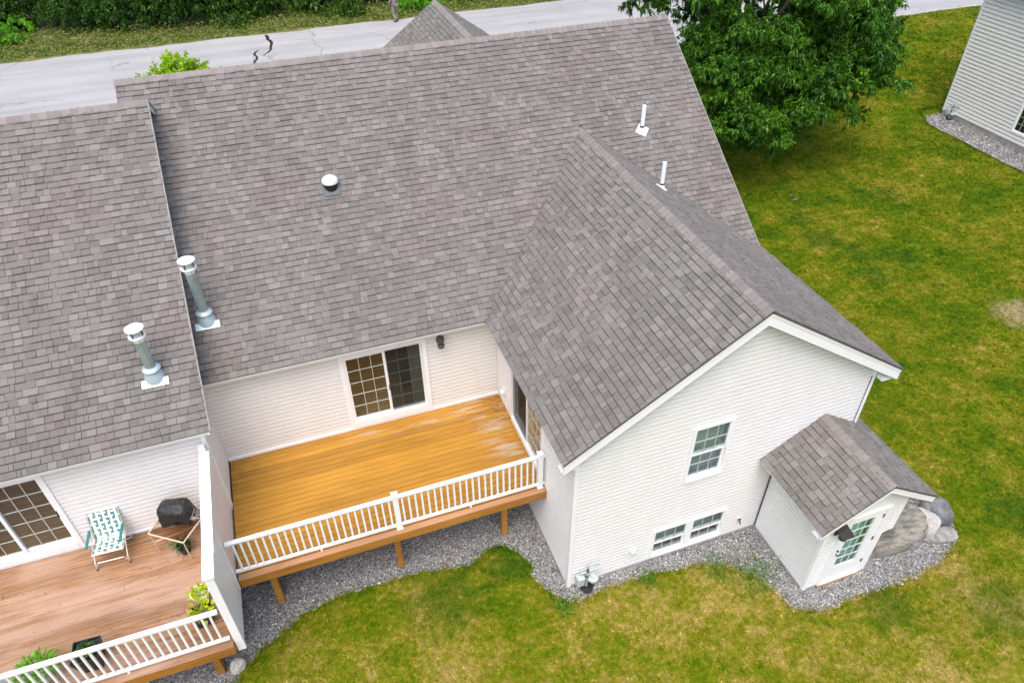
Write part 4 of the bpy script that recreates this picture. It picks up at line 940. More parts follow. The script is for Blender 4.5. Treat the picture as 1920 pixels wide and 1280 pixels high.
# ================================================================== wall fittings
t_ = thing('wall_light', 'grey twin floodlight on white plate beside the yellow deck sliding door', 'wall light', (-1.40, -.02, 4.0), 0)
b = MB(); b.box(-.10, .10, -.03, 0, -.17, .17); b.build('back_plate', 'trim', t_, bevel=.01)
b = MB(); b.lathe([(.02, -.03), (.085, -.02), (.10, .04), (.085, .10), (.03, .12)], (0, -.12, .04), 14); b.build('lamp_head', 'lampgrey', t_, smooth=True)
b = MB(); b.lathe([(.02, -.02), (.07, -.01), (.085, .05), (.06, .09), (.02, .10)], (.01, -.12, -.13), 14); b.build('lamp_head', 'lampgrey', t_, smooth=True)
b = MB(); b.tube((0, -.02, 0), (0, -.12, 0), .025); b.build('arm', 'lampdark', t_)
t_ = thing('wall_light', 'dark lantern with hood beside the entry door glass', 'wall light', (5.035, YP-.01, 2.12), 0)
b = MB(); b.box(-.06, .06, -.03, 0, -.12, .1); b.build('back_plate', 'lampdark', t_, bevel=.006)
b = MB(); b.add([(-.14, -.30, .13), (.14, -.30, .13), (.14, -.02, .20), (-.14, -.02, .20), (-.14, -.30, .10), (.14, -.30, .10), (.14, -.02, .17), (-.14, -.02, .17)], [(0, 1, 2, 3), (7, 6, 5, 4), (0, 4, 5, 1), (1, 5, 6, 2), (2, 6, 7, 3), (3, 7, 4, 0)]); b.build('hood', 'lampdark', t_, bevel=.008)
b = MB(); b.lathe([(.05, -.08), (.085, -.05), (.085, .12), (.04, .13)], (0, -.16, 0), 10); b.build('lantern', 'lampgrey', t_)
def hood_vent(label, fr, a, z):
    t_ = thing('dryer_vent', label, 'wall vent', fr.p(a, z, .015)); q = Fr((0, 0, 0), fr.u, fr.n)
    b = MB(); q.box(b, -.09, .09, -.09, .09, 0, .02); b.build('plate', 'trim', t_, bevel=.006)
    b = MB(); b.tube(q.p(0, 0, .02), q.p(0, -.03, .10), .055, .06, 14); b.build('hood', 'vinyl', t_, smooth=True)
    b = MB(); b.tube(q.p(0, -.03, .1005), q.p(0, -.032, .106), .045, .045, 14); b.build('opening', 'concrete', t_)
hood_vent('white vent hood low on the gable wall between gas meter and basement window', fr_wf, 1.51, .72)
hood_vent('round white vent on the wing side wall above the deck corner', fr_wl, .53, 2.40)
t_ = thing('hose_tap', 'small grey hose tap on the gable wall right of the basement window', 'tap', (4.24, -D-.02, .56))
b = MB(); b.box(-.05, .05, -.015, 0, -.06, .06); b.build('plate', 'trim', t_, bevel=.004)
b = MB(); b.tube((0, 0, 0), (0, -.09, 0), .016); b.tube((0, -.08, 0), (0, -.10, -.06), .016); b.build('spout', 'lampgrey', t_); b = MB(); b.tube((0, -.05, .01), (0, -.05, .05), .008); b.lathe([(.03, .05), (.03, .062)], (0, -.05, 0), 8); b.build('handle', 'lampgrey', t_)
def gas_meter(label, loc, rz, s=1.0):
    t_ = thing('gas_meter', label, 'gas meter', loc, rz, 'gas meters'); t_.scale = (s, s, s)
    b = MB(); b.path([(0, -.10, -.05), (0, -.10, .33)], .026, 10); b.path([(0, -.10, .33), (0, -.10, .60), (.0, -.10, .80)], .022, 10); b.path([(0, -.10, .80), (.22, -.10, .82), (.24, -.10, .74), (.24, 0, .70)], .02, 10); b.path([(-.17, -.10, .50), (-.17, -.10, .58), (0, -.10, .58)], .02, 10); b.build('pipe', 'metergrey', t_, smooth=True)
    b = MB(); b.box(-.26, -.08, -.20, -.03, .22, .50); b.build('meter_body', 'metergrey', t_, bevel=.03)
    b = MB(); b.lathe([(.05, -.07), (.06, -.045), (.125, -.03), (.13, 0), (.125, .03), (.06, .045), (.05, .085)], (.12, -.13, .33), 18); b.build('regulator', 'metergrey', t_, smooth=True)
    b = MB(); b.lathe([(.032, -.03), (.036, 0), (.032, .03)], (0, -.10, .60), 10); b.lathe([(.032, -.03), (.036, 0), (.032, .03)], (0, -.10, .40), 10); b.tube((0, -.10, .70), (-.03, -.16, .70), .02); b.build('fitting', 'lampgrey', t_, smooth=True)
    b = MB(); b.lathe([(.03, -.012), (.035, 0), (.03, .012)], (.24, -.12, .80), 10); b.tube((.12, -.10, .12), (.12, -.10, .30), .018); b.build('valve', 'metergrey', t_)
    b = MB(); b.lathe([(.14, -.02), (.14, .03), (.06, .04)], (0, -.13, 0), 12); b.build('shadow_base', 'rubber', t_)  # black disc at the pipe foot stands in for the shadow there
gas_meter('grey gas meter and pipes at the corner of the rear gable wall', (.40, -D-.02, .03), 0)
gas_meter('grey gas meter on the far right neighbouring house', (27.53, 12.45, .05), math.radians(-90), 1.0)

# ================================================================== DECK FURNITURE
CH = thing('lawn_chair', 'folding lawn chair with green and white webbing and teal armrests', 'chair', (-8.80, -1.75, ZD2), math.radians(-2))
b = MB()
W2 = .285
SF, SB, BT = (-.24, .40), (.20, .33), (.40, .92)      # (y,z) seat front, seat back, back top
for sx in (-W2, W2):
    b.path([(sx, SF[0], SF[1]), (sx, SB[0], SB[1])], .0125, 8); b.path([(sx, SB[0]-.02, SB[1]+.02), (sx, BT[0], BT[1])], .0125, 8)
b.path([(-W2, SF[0], SF[1]), (W2, SF[0], SF[1])], .0125, 8); b.path([(-W2, BT[0], BT[1]), (W2, BT[0], BT[1])], .0125, 8); b.path([(-W2, SB[0], SB[1]), (W2, SB[0], SB[1])], .011, 8)
b.build('frame', 'alu', CH, smooth=True)
for sx in (-W2-.02, W2+.02):
    s_ = 1 if sx > 0 else -1
    b = MB(); b.path([(sx, -.29, .012), (sx*.985, -.26, .16), (sx, .20, .60)], .0125, 8); b.build('leg', 'alu', CH, smooth=True)
    b = MB(); b.path([(sx, .36, .012), (sx, .05, .30), (sx, -.20, .60)], .0125, 8); b.build('leg', 'alu', CH, smooth=True)
    b = MB(); b.box(sx-.028, sx+.028, -.24, .22, .605, .632); b.build('armrest', 'teal', CH, bevel=.012)
    for fy in (-.29, .36):
        b = MB(); b.lathe([(.018, 0), (.018, .035)], (sx, fy, 0), 8); b.build('foot_cap', 'rubber', CH)
b = MB(); b.path([(-W2-.02, -.275, .08), (-W2+.05, -.285, .20), (W2-.05, -.285, .20), (W2+.02, -.275, .08)], .0115, 8); b.build('front_stretcher', 'alu', CH, smooth=True)
b = MB(); b.path([(-W2-.02, .36, .05), (W2+.02, .36, .05)], .0115, 8); b.build('rear_stretcher', 'alu', CH, smooth=True)
def web(p0, p1, across, wdt, amp, phase, segs, mat, nm='webbing_strap'):
    p0, p1, ac = Vector(p0), Vector(p1), Vector(across); d = p1-p0; n = d.cross(ac).normalized(); b = MB(); pts = []
    for i in range(segs*4+1):
        t = i/(segs*4); pts.append(p0+d*t+n*amp*math.cos(math.pi*segs*t+phase))
    for q0, q1 in zip(pts[:-1], pts[1:]): b.add([q0-ac*wdt/2, q0+ac*wdt/2, q1+ac*wdt/2, q1-ac*wdt/2], [(0, 1, 2, 3)])
    return b.build(nm, mat, CH)
NV = 5; 
for (q0, q1, nh) in ((SF, SB, 5), (SB, BT, 6)):
    for i in range(NV):
        x = -.225+.45*i/(NV-1); dd = Vector((0, q1[0]-q0[0], q1[1]-q0[1])).normalized()
        web((x, *q0), (x, *q1), (1, 0, 0), .048, .005, 0 if i % 2 else math.pi, nh, 'webwhite')
        web((x-.040, *q0), (x-.040, *q1), (1, 0, 0), .032, .0060, math.pi if i % 2 else 0, nh, 'webteal')
        if i == NV-1: web((x+.040, *q0), (x+.040, *q1), (1, 0, 0), .032, .0060, math.pi if i % 2 else 0, nh, 'webteal')
    for j in range(nh):
        t = (j+.5)/nh; y = q0[0]+(q1[0]-q0[0])*t; z = q0[1]+(q1[1]-q0[1])*t; dd = Vector((0, q1[0]-q0[0], q1[1]-q0[1])).normalized()
        web((-W2, y, z), (W2, y, z), tuple(dd), .044, .005, 0 if j % 2 else math.pi, NV*2-1 if False else NV, 'webwhite')

TB = thing('side_table', 'small brown topped metal table with tan tube legs against the wall', 'table', (-7.44, -1.88, ZD2), math.radians(-35))
b = MB(); S = .40; zt = .60
b.path([(-S, -S, zt), (S, -S, zt), (S, S, zt), (-S, S, zt), (-S, -S, zt)], .016, 8); b.build('rim', 'tan_tube', TB, smooth=True)
b = MB(); b.box(-S+.01, S-.01, -S+.01, S-.01, zt-.006, zt+.003); b.build('table_top', 'glass_top', TB)
for sx in (-1, 1):
    for sy in (-1, 1):
        b = MB(); b.tube((sx*S*.98, sy*S*.98, zt-.01), (sx*S*.93, sy*S*.93, .0), .013, n=8); b.build('leg', 'tan_tube', TB, smooth=True)
b = MB(); b.path([(-S*.95, -S*.95, .30), (S*.95, S*.95, .30)], .008, 6); b.build('brace', 'tan_tube', TB)
GRL = thing('grill', 'portable grill under a black vinyl cover on the small table', 'grill', (-7.42, -1.80, ZD2+.605), math.radians(-18))
V = []; 
def cover_mesh():
    nx, nr = 36, 10; vs = []; fs = []
    for j in range(nr+1):
        t = j/nr
        for i in range(nx):
            a = 2*math.pi*i/nx; r = 1.0
            ca, sa = math.cos(a), math.sin(a); q = (abs(ca)**5+abs(sa)**5)**(-1/5)
            if t < .6: rr = 1.10-.20*t+(.05*(abs((9*a/math.pi+t) % 2-1)*2-1)+.035*math.sin(17*a+1.3))*(1-t); z = t/.6*.26
            else: k = (t-.6)/.4; rr = (1.08-.16*.6)*math.cos(k*math.pi/2*.97)+.02*math.sin(5*a+k*4)*(1-k)*k; z = .26+.02*math.sin(2*a+.5)*k*(1-k)*4+.10*math.sin(k*math.pi/2)
            if t < .05: z += .05*(1+math.sin(4*a+.6))
            vs.append((ca*q*.30*rr, sa*q*.21*rr, z*1.32+.02))
    for j in range(nr):
        for i in range(nx): fs.append((j*nx+i, j*nx+(i+1) % nx, (j+1)*nx+(i+1) % nx, (j+1)*nx+i))
    fs.append(tuple(range(nr*nx, nr*nx+nx))); b = MB(); b.add(vs, fs); return b
o = cover_mesh().build('cover', 'cover', GRL, smooth=True)
b = MB(); b.box(-.24, .24, -.16, .16, .035, .16); b.build('fire_box', 'plastic_black', GRL, bevel=.02)
for sx in (-.22, .22):
    b = MB(); b.box(sx-.02, sx+.02, -.17, .17, 0, .034); b.build('foot', 'grillgrey', GRL)
b = MB(); b.tube((.30, -.08, .10), (.40, -.08, .10), .05, n=12); b.tube((.40, -.08, .10), (.46, -.08, .10), .022, n=10); b.build('gas_regulator', 'grillgrey', GRL)
b = MB(); b.path([(.28, .10, .18), (.36, .06, .22), (.36, -.14, .22), (.28, -.16, .14)], .010, 8); b.build('side_handle', 'grillgrey', GRL)

# ------------------------------------------------------------------ leaves
def leaves(name, P, Dr, ln, wd, mat, parent=None, droop=0.0, tone=None):
    """P base points, Dr unit directions, folded four-sided leaves"""
    n = len(P); Dr = Dr/np.linalg.norm(Dr, axis=1, keepdims=True)
    R = RNG.normal(size=(n, 3)); S = np.cross(Dr, R); S /= np.linalg.norm(S, axis=1, keepdims=True)
    N = np.cross(S, Dr); sg = np.sign(N[:, 2:3]+1e-9); N *= sg
    ln = np.broadcast_to(ln, n)[:, None]; wd = np.broadcast_to(wd, n)[:, None]
    tip = P+Dr*ln+np.array([0, 0, -1.0])*ln*droop; mid = P+Dr*ln*.45+N*ln*.06
    V = np.stack([P, mid+S*wd/2-N*wd*.12, tip, mid-S*wd/2-N*wd*.12], 1).reshape(-1, 3)
    F = np.arange(n*4).reshape(-1, 4)
    tn = RNG.random(n) if tone is None else tone
    return npmesh(name, V, F, mat, parent, np.repeat(np.clip(tn, 0, 1), 4))
def unit(n, zmin=-1.0):
    v = RNG.normal(size=(n, 3)); v /= np.linalg.norm(v, axis=1, keepdims=True)
    if zmin > -1: v[:, 2] = np.where(v[:, 2] < zmin, -v[:, 2], v[:, 2])
    return v
def potted(name, label, cat, loc, pot, leafmat, n, rad, h, ln, wd, square=False, potmat='plastic_black', spread=.9, rz=0.0, group=None, ph=.25, pr_=.16, droop=.35, rim=None):
    t_ = thing(name, label, cat, loc, rz, group); b = MB()
    if square: 
        b.add([(-pr_*.72, -pr_*.72, 0), (pr_*.72, -pr_*.72, 0), (pr_*.72, pr_*.72, 0), (-pr_*.72, pr_*.72, 0), (-pr_, -pr_, ph), (pr_, -pr_, ph), (pr_, pr_, ph), (-pr_, pr_, ph), (-pr_*.9, -pr_*.9, ph), (pr_*.9, -pr_*.9, ph), (pr_*.9, pr_*.9, ph), (-pr_*.9, pr_*.9, ph), (-pr_*.86, -pr_*.86, ph-.06), (pr_*.86, -pr_*.86, ph-.06), (pr_*.86, pr_*.86, ph-.06), (-pr_*.86, pr_*.86, ph-.06)],
              [(0, 3, 2, 1), (0, 1, 5, 4), (1, 2, 6, 5), (2, 3, 7, 6), (3, 0, 4, 7), (4, 5, 9, 8), (5, 6, 10, 9), (6, 7, 11, 10), (7, 4, 8, 11), (8, 9, 13, 12), (9, 10, 14, 13), (10, 11, 15, 14), (11, 8, 12, 15), (12, 13, 14, 15)])
        b.build('pot', potmat, t_, bevel=.006)
        b = MB(); b.lathe([(pr_*.62, ph-.055), (pr_*.74, ph+.01), (pr_*.68, ph+.01), (pr_*.6, ph-.03)], n=20); b.build('inner_pot', 'lampgrey', t_, smooth=True)
    else:
        b.lathe([(pr_*.7, 0), (pr_, ph), (pr_*1.08, ph), (pr_*1.08, ph+.02), (pr_*.95, ph+.02), (pr_*.9, ph-.03)], n=22); b.build('pot', potmat, t_, smooth=True)
    b = MB(); b.lathe([(pr_*.5, ph-.045), (pr_*(.6 if square else .88), ph-.035)], n=16); b.build('soil', 'soil', t_)
    d = unit(n, 0.05); r_ = RNG.random(n)**.5
    P = d*np.array([rad, rad, h])*(r_*spread)[:, None]+np.array([0, 0, ph-.01]); o = leaves('foliage', P, d+np.array([0, 0, .2]), ln*RNG.uniform(.7, 1.2, n), wd*RNG.uniform(.8, 1.2, n), leafmat, t_, droop)
    b = MB()
    for k in range(9):
        q = unit(1, .4)[0]; b.tube((0, 0, ph-.04), (q[0]*rad*.8, q[1]*rad*.8, ph+q[2]*h*.8), .005, .003, 5)
    b.build('stem', leafmat, t_); return t_
potted('potted_plant', 'black pot with long green strap leaves under the side table', 'potted plant', (-7.45, -2.16, ZD2), None, 'leaf_dark', 90, .17, .16, .20, .022, ph=.20, pr_=.135, droop=.45)
potted('potted_plant', 'chartreuse leaved plant in round pot, nearest the privacy wall middle', 'potted plant', (-7.16, -3.40, ZD2), None, 'leaf_chart', 60, .17, .10, .11, .085, ph=.22, pr_=.165, potmat='potwhite', droop=.2)
potted('potted_plant', 'chartreuse leaved plant in square black crate pot by the railing corner', 'potted plant', (-7.13, -3.86, ZD2), None, 'leaf_chart', 46, .24, .14, .15, .10, square=True, ph=.26, pr_=.19, droop=.2, rz=.2)
potted('planter', 'black square planter with dark green plant behind the white railing', 'planter', (-9.02, -4.05, ZD2), None, 'leaf_dark', 120, .15, .10, .09, .045, square=True, ph=.44, pr_=.225, rz=math.radians(-2))
potted('fern', 'bright green bushy fern in pale pot behind the white railing', 'fern', (-9.82, -4.08, ZD2), None, 'leaf_fern', 420, .36, .22, .16, .035, ph=.30, pr_=.17, potmat='potwhite', droop=.4)

# ------------------------------------------------------------------ rocks
def rock(name, label, loc, size, mat, seed, rz=0.0, flat=1.0, sub=4, rough=.28, pw_=.68):
    bm = bmesh.new(); bmesh.ops.create_icosphere(bm, subdivisions=sub, radius=1.0)
    from mathutils import noise as mn
    for v in bm.verts:
        c_ = v.co.copy(); o_ = Vector((seed*3.1, seed*1.7, seed*.9))
        k = 1+rough*mn.noise(c_*1.1+o_)+rough*.5*mn.noise(c_*2.6+o_)+rough*.35*abs(mn.noise(c_*3.7+o_*2))+rough*.22*mn.noise(c_*6+o_)
        c_ = c_*k
        for ax in range(3): c_[ax] = math.copysign(abs(c_[ax])**pw_, c_[ax])
        v.co = Vector((c_.x*size[0], c_.y*size[1], c_.z*size[2]))
        if v.co.z < -size[2]*.45: v.co.z = -size[2]*.45+(v.co.z+size[2]*.45)*.2
    me = bpy.data.meshes.new(name); bm.to_mesh(me); bm.free(); me.materials.append(M[mat]); me.shade_smooth()
    try: me.set_sharp_from_angle(angle=math.radians(20))
    except Exception: pass
    o = link(name, me); o.location = loc; o.rotation_euler = (0, 0, rz); return props(o, label, 'rock')
rock('boulder', 'large flat grey brown rock ledge beside the entry porch', (7.36, -5.74, .16), (1.02, .60, .46), 'rock_ledge', 3, -.10, rough=.38, pw_=.5, sub=5)
rock('boulder', 'pale whitish boulder resting against the rock ledge', (8.42, -6.02, .20), (.33, .30, .34), 'rock_white', 5, .5, rough=.22)
rock('boulder', 'dark grey round boulder at the end of the gravel bed', (8.98, -5.82, .17), (.33, .34, .34), 'rock_dark', 8, 1.2, rough=.2)
rock('rock', 'flat grey stone lying below the dark boulder', (8.72, -6.32, .07), (.36, .20, .14), 'rock_grey', 11, -.2)
rock('rock', 'small lumpy grey rock at the foot of the ledge', (7.98, -6.20, .10), (.26, .18, .20), 'rock_grey', 14, .2)
rock('rock', 'cream coloured rock by the deck post at the lower left', (-6.95, -3.95, .09), (.155, .12, .14), 'rock_pale', 17, .6)

# small plants on the lawn
def weed(label, x, y, r, n, h, mat='leaf_weed'):
    t_ = thing('weed_clump', label, 'weeds', (x, y, 0)); P = np.stack([RNG.normal(0, r*.5, n), RNG.normal(0, r*.5, n), np.abs(RNG.normal(0, h*.3, n))+.01], -1); d = unit(n, .1)
    leaves('foliage', P, d, RNG.uniform(.05, .11, n), .022, mat, t_, .3)
    b = MB()
    for k in range(6): b.tube((0, 0, 0), (rnd.uniform(-r, r)*.5, rnd.uniform(-r, r)*.5, h*.5), .004, .002, 5)
    b.build('stem', mat, t_)
weed('bright green weeds on the gravel edge at the wing corner', -.25, -4.95, .26, 260, .12)
weed('small green weeds on the gravel edge under the basement window', 1.75, -5.0, .26, 240, .12)
weed('large patch of leafy weeds in the gravel left of the porch', 4.02, -5.72, .55, 620, .20)
weed('weeds at the gravel edge between basement window and porch', 3.35, -5.30, .40, 300, .14)

# ================================================================== TREES
def limb(mb, p0, p1, r0, r1, seed, n=8, segs=4, bend=.12):
    r = random.Random(seed); p0, p1 = Vector(p0), Vector(p1); L = (p1-p0).length; pts = [p0]
    for i in range(1, segs): pts.append(p0.lerp(p1, i/segs)+Vector((r.uniform(-1, 1), r.uniform(-1, 1), r.uniform(-.3, 1)))*L*bend*.5)
    pts.append(p1)
    for i in range(segs): mb.tube(pts[i], pts[i+1], r0+(r1-r0)*i/segs, r0+(r1-r0)*(i+1)/segs, n, False)
def tree(name, label, base, lobes, nclu, per, ln, wd, mat, trunk_r, group=None, clr=.5, trunk_h=None, droop=.3, seed=0, cat='tree', shell=.62, flatz=.8, twigs=9, parents=0, prad=1.0):
    """lobes: (centre, radii) ellipsoids; leaves sit in whorls at twig ends around clump centres"""
    global RNG
    t_ = thing(name, label, cat, base, 0, group); RNG = np.random.default_rng(seed+100)
    B = np.array(base); vol = np.array([np.prod(r)**(2/3) for _, r in lobes]); pick = RNG.choice(len(lobes), nclu, p=vol/vol.sum())
    C = np.array([c_ for c_, _ in lobes])[pick]-B; Rr = np.array([r for _, r in lobes])[pick]
    d = unit(nclu); rad = shell+(1-shell)*RNG.random(nclu); cl = C+d*Rr*rad[:, None]
    if parents:
        pk = RNG.choice(len(lobes), parents, p=vol/vol.sum()); pd = unit(parents); pr2 = shell+(1-shell)*RNG.random(parents)
        pc = (np.array([c_ for c_, _ in lobes])[pk]-B)+pd*np.array([r for _, r in lobes])[pk]*pr2[:, None]
        w_ = RNG.integers(0, parents, nclu); off = unit(nclu, -.35)*np.array([1, 1, .62])*(RNG.random(nclu)**.4*prad*RNG.uniform(.7, 1.25, parents)[w_])[:, None]
        cl = pc[w_]+off; d = off/np.linalg.norm(off, axis=1, keepdims=True)
    cl[:, 2] = np.maximum(cl[:, 2], .35)
    nt_ = nclu*twigs; tc = np.repeat(cl, twigs, 0); od = np.repeat(d, twigs, 0)
    td = unit(nt_)*np.array([1, 1, flatz])+od*.45+np.array([0, 0, -.10]); td /= np.linalg.norm(td, axis=1, keepdims=True)
    cr = clr*RNG.uniform(.55, 1.15, nt_)[:, None]; tip = tc+td*cr
    m_ = max(1, per//twigs); n = nt_*m_; tp_ = np.repeat(tip, m_, 0)-np.repeat(td, m_, 0)*(RNG.random(n)*.55*clr)[:, None]
    ld = unit(n)+np.repeat(td, m_, 0)*.9+np.array([0, 0, -.15])
    ctone = np.repeat(np.repeat(RNG.normal(.45, .14, nclu), twigs), m_)+RNG.normal(0, .2, n)
    leaves('crown', tp_, ld, ln*RNG.uniform(.7, 1.25, n), wd*RNG.uniform(.8, 1.2, n), mat, t_, droop, ctone)
    b = MB(); top = np.mean([c_ for c_, _ in lobes], 0)-B; th = trunk_h or top[2]*.55
    limb(b, (0, 0, -.2), (top[0]*.25, top[1]*.25, th), trunk_r, trunk_r*.72, seed, 12, 4, .03)
    order = RNG.permutation(nclu)[:min(nclu, 34)]
    for i, k in enumerate(order): limb(b, (top[0]*.25*.8, top[1]*.25*.8, th*(.55+.45*rnd.random())), tuple(cl[k]), trunk_r*.34, .012, seed*100+i, 6, 4, .16)
    b.build('trunk', 'bark', t_, smooth=True); return t_
tree('shade_tree', 'large leafy dark green shade tree behind the right end of the main roof', (16.4, 14.2, float(terr(14.2))),
     [((16.1, 12.6, 6.2), (5.0, 4.2, 2.7)), ((13.2, 13.4, 6.6), (2.8, 3.0, 2.2)), ((19.2, 13.4, 5.4), (3.0, 3.0, 2.4)), ((14.7, 9.9, 3.2), (2.1, 1.5, 1.45)), ((18.8, 11.2, 3.6), (2.6, 1.7, 1.5)), ((19.9, 12.2, 4.4), (2.0, 1.6, 1.5)), ((13.0, 11.4, 4.6), (2.2, 1.8, 1.6)), ((13.9, 11.2, 2.9), (1.5, 1.2, 1.0)), ((16.6, 11.0, 4.6), (3.0, 1.8, 1.6)), ((16, 14, 9.5), (4.2, 4, 2.6)), ((11.5, 14.2, 7.0), (1.9, 1.7, 1.3)), ((10.8, 14.0, 6.6), (1.0, 1.0, .8))],
     1750, 200, .155, .060, 'leaf_tree', .30, parents=175, prad=1.1, clr=.46, trunk_h=3.4, droop=.45, seed=4, shell=.40)
tree('ornamental_tree', 'bright lime green small tree top showing over the roof ridge', (-6.45, 15.0, float(terr(15))), [((-6.45, 15, 4.8), (1.25, 1.2, 1.35)), ((-5.75, 15, 4.7), (.9, .8, 1.1)), ((-7.1, 15, 4.75), (.95, .8, 1.1))], 420, 130, .12, .055, 'leaf_lime', .10, clr=.32, trunk_h=2.6, droop=.2, seed=6, shell=.5)
WG = 'trees along the far side of the road'
woods = [(-22, 40.0, 0), (-18.5, 39.6, 1), (-15, 39.6, 0), (-12.2, 38.4, 0), (-9.6, 37.6, 0), (-7.0, 37.2, 0), (-4.4, 37.4, 1), (-1.8, 37.6, 0), (0.8, 37.4, 1), (4.0, 37.8, 0), (7.4, 38.0, 1), (10.8, 38.6, 0), (14.5, 39, 1), (19, 40, 0)]
LW_ = ['leftmost dark evergreen tree at the far road edge', 'broad green tree behind the bright bush at the far left', 'dark evergreen tree behind the leafy verge, third from the left', 'dark evergreen tree in the left part of the roadside row', 'dense dark tree above the bend of the leaf litter', 'dense dark tree whose skirt hangs lowest toward the road', 'green broadleaf tree above the tar sealed road crack', 'dark tree between the road crack and the walking person', 'broadleaf tree just left of the walking person', 'dark tree right behind the walking person', 'broadleaf tree behind the street side gable peak', 'dark tree right of the street side gable peak', 'broadleaf tree at the far road edge beyond the ridge middle', 'rightmost roadside tree beyond the shade tree']
for i, (x, y, k) in enumerate(woods):
    r_ = random.Random(i); z = ROADZ; s = r_.uniform(.9, 1.15)
    lob = [((x, y, z+2.2), (2.3*s, 2.4*s, 1.9)), ((x+.3, y+.4, z+5), (1.9*s, 1.9*s, 2.2)), ((x-1.1, y-.7, z+1.2), (1.5, 1.5, 1.0)), ((x+1.2, y-.6, z+1.3), (1.5, 1.5, 1.0)), ((x, y, z+7.5), (1.2, 1.2, 1.6))]
    tree('evergreen_tree' if k == 0 else 'broadleaf_tree', LW_[i], (x, y, z), lob, 240, 72, .24 if k == 0 else .26, .075 if k == 0 else .12, 'leaf_ever' if k == 0 else 'leaf_wood', .17, WG, clr=.62, droop=.25, seed=30+i, shell=.35, twigs=6)
def bush(label, x, y, rx, ry, rz_, n, mat, seed, ln=.2):
    tree('roadside_bush', label, (x, y, ROADZ), [((x, y, ROADZ+rz_*.5), (rx, ry, rz_*.6))], n, 40, ln, ln*.5, mat, .03, 'bushes on the road verge', clr=.35, trunk_h=.4, droop=.2, seed=seed, cat='bush', shell=.3, twigs=5)
bush('bright green bush at the far left road verge', -17.2, 36.2, 2.0, 1.1, 1.3, 70, 'leaf_fern', 71)
bush('yellow green bush at the very left edge of the road verge', -20.2, 36.6, 1.5, 1.0, 1.1, 50, 'leaf_fern', 72)
bush('low green bush on the verge left of the road crack', -4.6, 35.4, 1.2, .8, .8, 36, 'leaf_wood', 73)
bush('low green bush on the verge beside the walking person', 6.6, 34.9, 1.5, .8, .8, 44, 'leaf_fern', 74)
bush('low green bush on the verge left of the walking person', 2.2, 34.9, 1.4, .8, .8, 44, 'leaf_wood', 75)
bush('green bush on the verge behind the street gable peak', 10.2, 35.4, 1.8, .9, .9, 50, 'leaf_fern', 76)
RNG = np.random.default_rng(77)
n = 26000; px = RNG.uniform(-26, 24, n); py = 33.15+RNG.gamma(1.7, 1.0, n); P = np.stack([px, py, ROADZ+.02+np.clip(py-33.6, 0, 2)*.22*RNG.random(n)], -1)
o = leaves('leaf_litter', P, unit(n, 0.1)*np.array([1, 1, .6]), RNG.uniform(.08, .2, n), .07, 'leaf_litter', None, .1); props(o, 'grass and fallen leaves along the far road edge', 'ground cover', kind='stuff')

# ================================================================== NEIGHBOUR HOUSE (right edge)
NB = thing('neighbour_house', 'pale sided house at the right edge with gravel strip along its wall', 'house')
fr_n = Fr((27.55, 13.05, 0), (0, -1, 0), (-1, 0, 0))
wn_ = (3.75, 4.75, .72, 2.2)
siding('wall', NB, fr_n, 13, .30, 6.2, [wn_], mat='siding_far', c=.17, prj=.040, gr=.022)
b = MB(); fr_n.box(b, 0, 13, -.5, .30, -.15, -.004); b.build('foundation', 'concrete', NB)
b = MB(); b.add([(27.55, 13.05, -.4), (37, 13.05, -.4), (37, 13.05, 6.2), (27.55, 13.05, 6.2)], [(0, 1, 2, 3)]); b.add([(27.55, .05, -.4), (37, .05, -.4), (37, .05, 6.2), (27.55, .05, 6.2)], [(0, 1, 2, 3)]); b.add([(37, 13.05, -.4), (37, .05, -.4), (37, .05, 6.2), (37, 13.05, 6.2)], [(0, 1, 2, 3)]); b.build('wall', 'siding_far', NB)
cpost(NB, 27.57, 13.03, .28, 6.2, .10)
for q in ([(27.1, 13.4, 6.1), (27.1, -.3, 6.1), (32.3, -.3, 9.4), (32.3, 13.4, 9.4)], [(37.5, 13.4, 6.1), (37.5, -.3, 6.1), (32.3, -.3, 9.4), (32.3, 13.4, 9.4)]): slab('roof', NB, q, .1)
c = casing('window', fr_n, NB, *wn_, t=.09); sash(fr_n, c, wn_[0]+.09, wn_[1]-.09, wn_[2]+.09, wn_[3]-.09, 0.0, 3, 4, .04, .02)
room(NB, fr_n, wn_[0]-.2, wn_[1]+.2, wn_[2]-.2, wn_[3]+.2, .8, 'roomdark', 'roomdark')

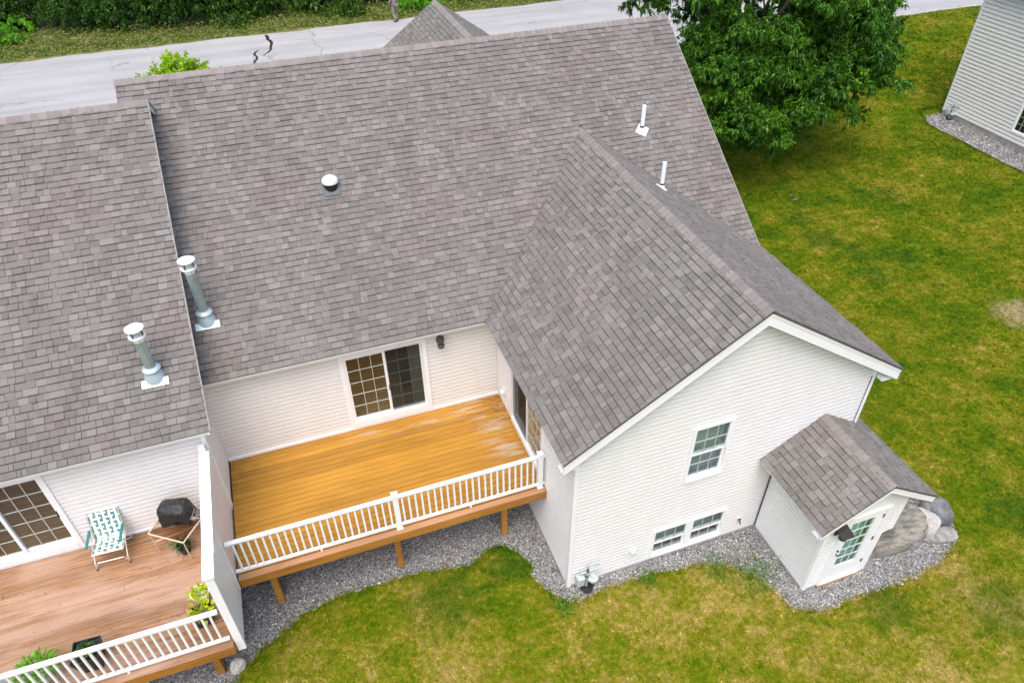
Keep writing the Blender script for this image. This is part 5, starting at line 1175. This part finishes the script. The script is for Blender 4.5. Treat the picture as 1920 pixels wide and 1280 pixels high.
# ================================================================== PERSON walking on the road edge
PS = thing('person', 'person in grey brown trousers and jacket walking along the far road edge', 'person', (4.62, 32.62, ROADZ+.014), math.radians(35))
def skin(name, verts, edges, radii, mat, parent, root=0, sub=2):
    me = bpy.data.meshes.new(name); me.from_pydata(verts, edges, []); me.materials.append(M[mat]); o = link(name, me, parent)
    md = o.modifiers.new('skin', 'SKIN'); md.use_smooth_shade = True
    for i, r_ in enumerate(radii): sv = me.skin_vertices[0].data[i]; sv.radius = r_ if isinstance(r_, tuple) else (r_, r_); sv.use_root = (i == root)
    s = o.modifiers.new('sub', 'SUBSURF'); s.levels = sub; s.render_levels = sub; return o
HT = 1.0
bv = [(0, 0, .98), (0, 0, 1.12), (0, -.01, 1.30), (0, 0, 1.47), (0, .0, 1.56), (0, .02, 1.66), (0, .02, 1.76),
      (.10, 0, .93), (.13, .09, .52), (.12, -.02, .10), (.13, .13, .05),
      (-.10, 0, .93), (-.12, .02, .50), (-.12, -.16, .10), (-.12, -.02, .05),
      (.19, 0, 1.44), (.25, -.06, 1.16), (.24, .06, .93), (.24, .10, .84),
      (-.19, 0, 1.44), (-.25, .07, 1.16), (-.23, .20, .96), (-.22, .25, .88)]
be = [(0, 1), (1, 2), (2, 3), (3, 4), (4, 5), (5, 6), (0, 7), (7, 8), (8, 9), (9, 10), (0, 11), (11, 12), (12, 13), (13, 14), (3, 15), (15, 16), (16, 17), (17, 18), (3, 19), (19, 20), (20, 21), (21, 22)]
br = [(.15, .11), (.14, .10), (.16, .11), (.13, .09), .055, .09, .08, .09, .065, .042, .035, .09, .065, .042, .035, .065, .048, .034, .036, .065, .048, .034, .036]
skin('body', bv, be, br, 'skin', PS)
skin('trousers', [(0, 0, 1.0), (.10, 0, .92), (.13, .09, .52), (.12, -.02, .12), (-.10, 0, .92), (-.12, .02, .50), (-.12, -.16, .12)], [(0, 1), (1, 2), (2, 3), (0, 4), (4, 5), (5, 6)], [(.175, .135), .125, .095, .085, .125, .095, .085], 'trousers', PS)
skin('jacket', [(0, 0, .90), (0, 0, 1.12), (0, -.01, 1.32), (0, 0, 1.48), (.20, 0, 1.44), (.255, -.06, 1.16), (.24, .06, .95), (-.20, 0, 1.44), (-.255, .07, 1.16), (-.23, .20, .98)], [(0, 1), (1, 2), (2, 3), (3, 4), (4, 5), (5, 6), (3, 7), (7, 8), (8, 9)], [(.20, .155), (.185, .14), (.19, .14), (.13, .10), .09, .068, .055, .09, .068, .055], 'jacket', PS, 1)
for fx, fy in ((.125, -.02), (-.12, -.16)):
    skin('shoe', [(fx, fy-.05, .05), (fx, fy+.07, .045), (fx, fy+.19, .035)], [(0, 1), (1, 2)], [(.05, .055), (.05, .045), (.045, .032)], 'shoe', PS, 1)
b = MB(); b.lathe([(.09, -.05), (.108, .02), (.10, .08), (.06, .125), (.01, .14)], (0, -.01, 1.72), 16); b.build('hair', 'hair', PS, smooth=True)
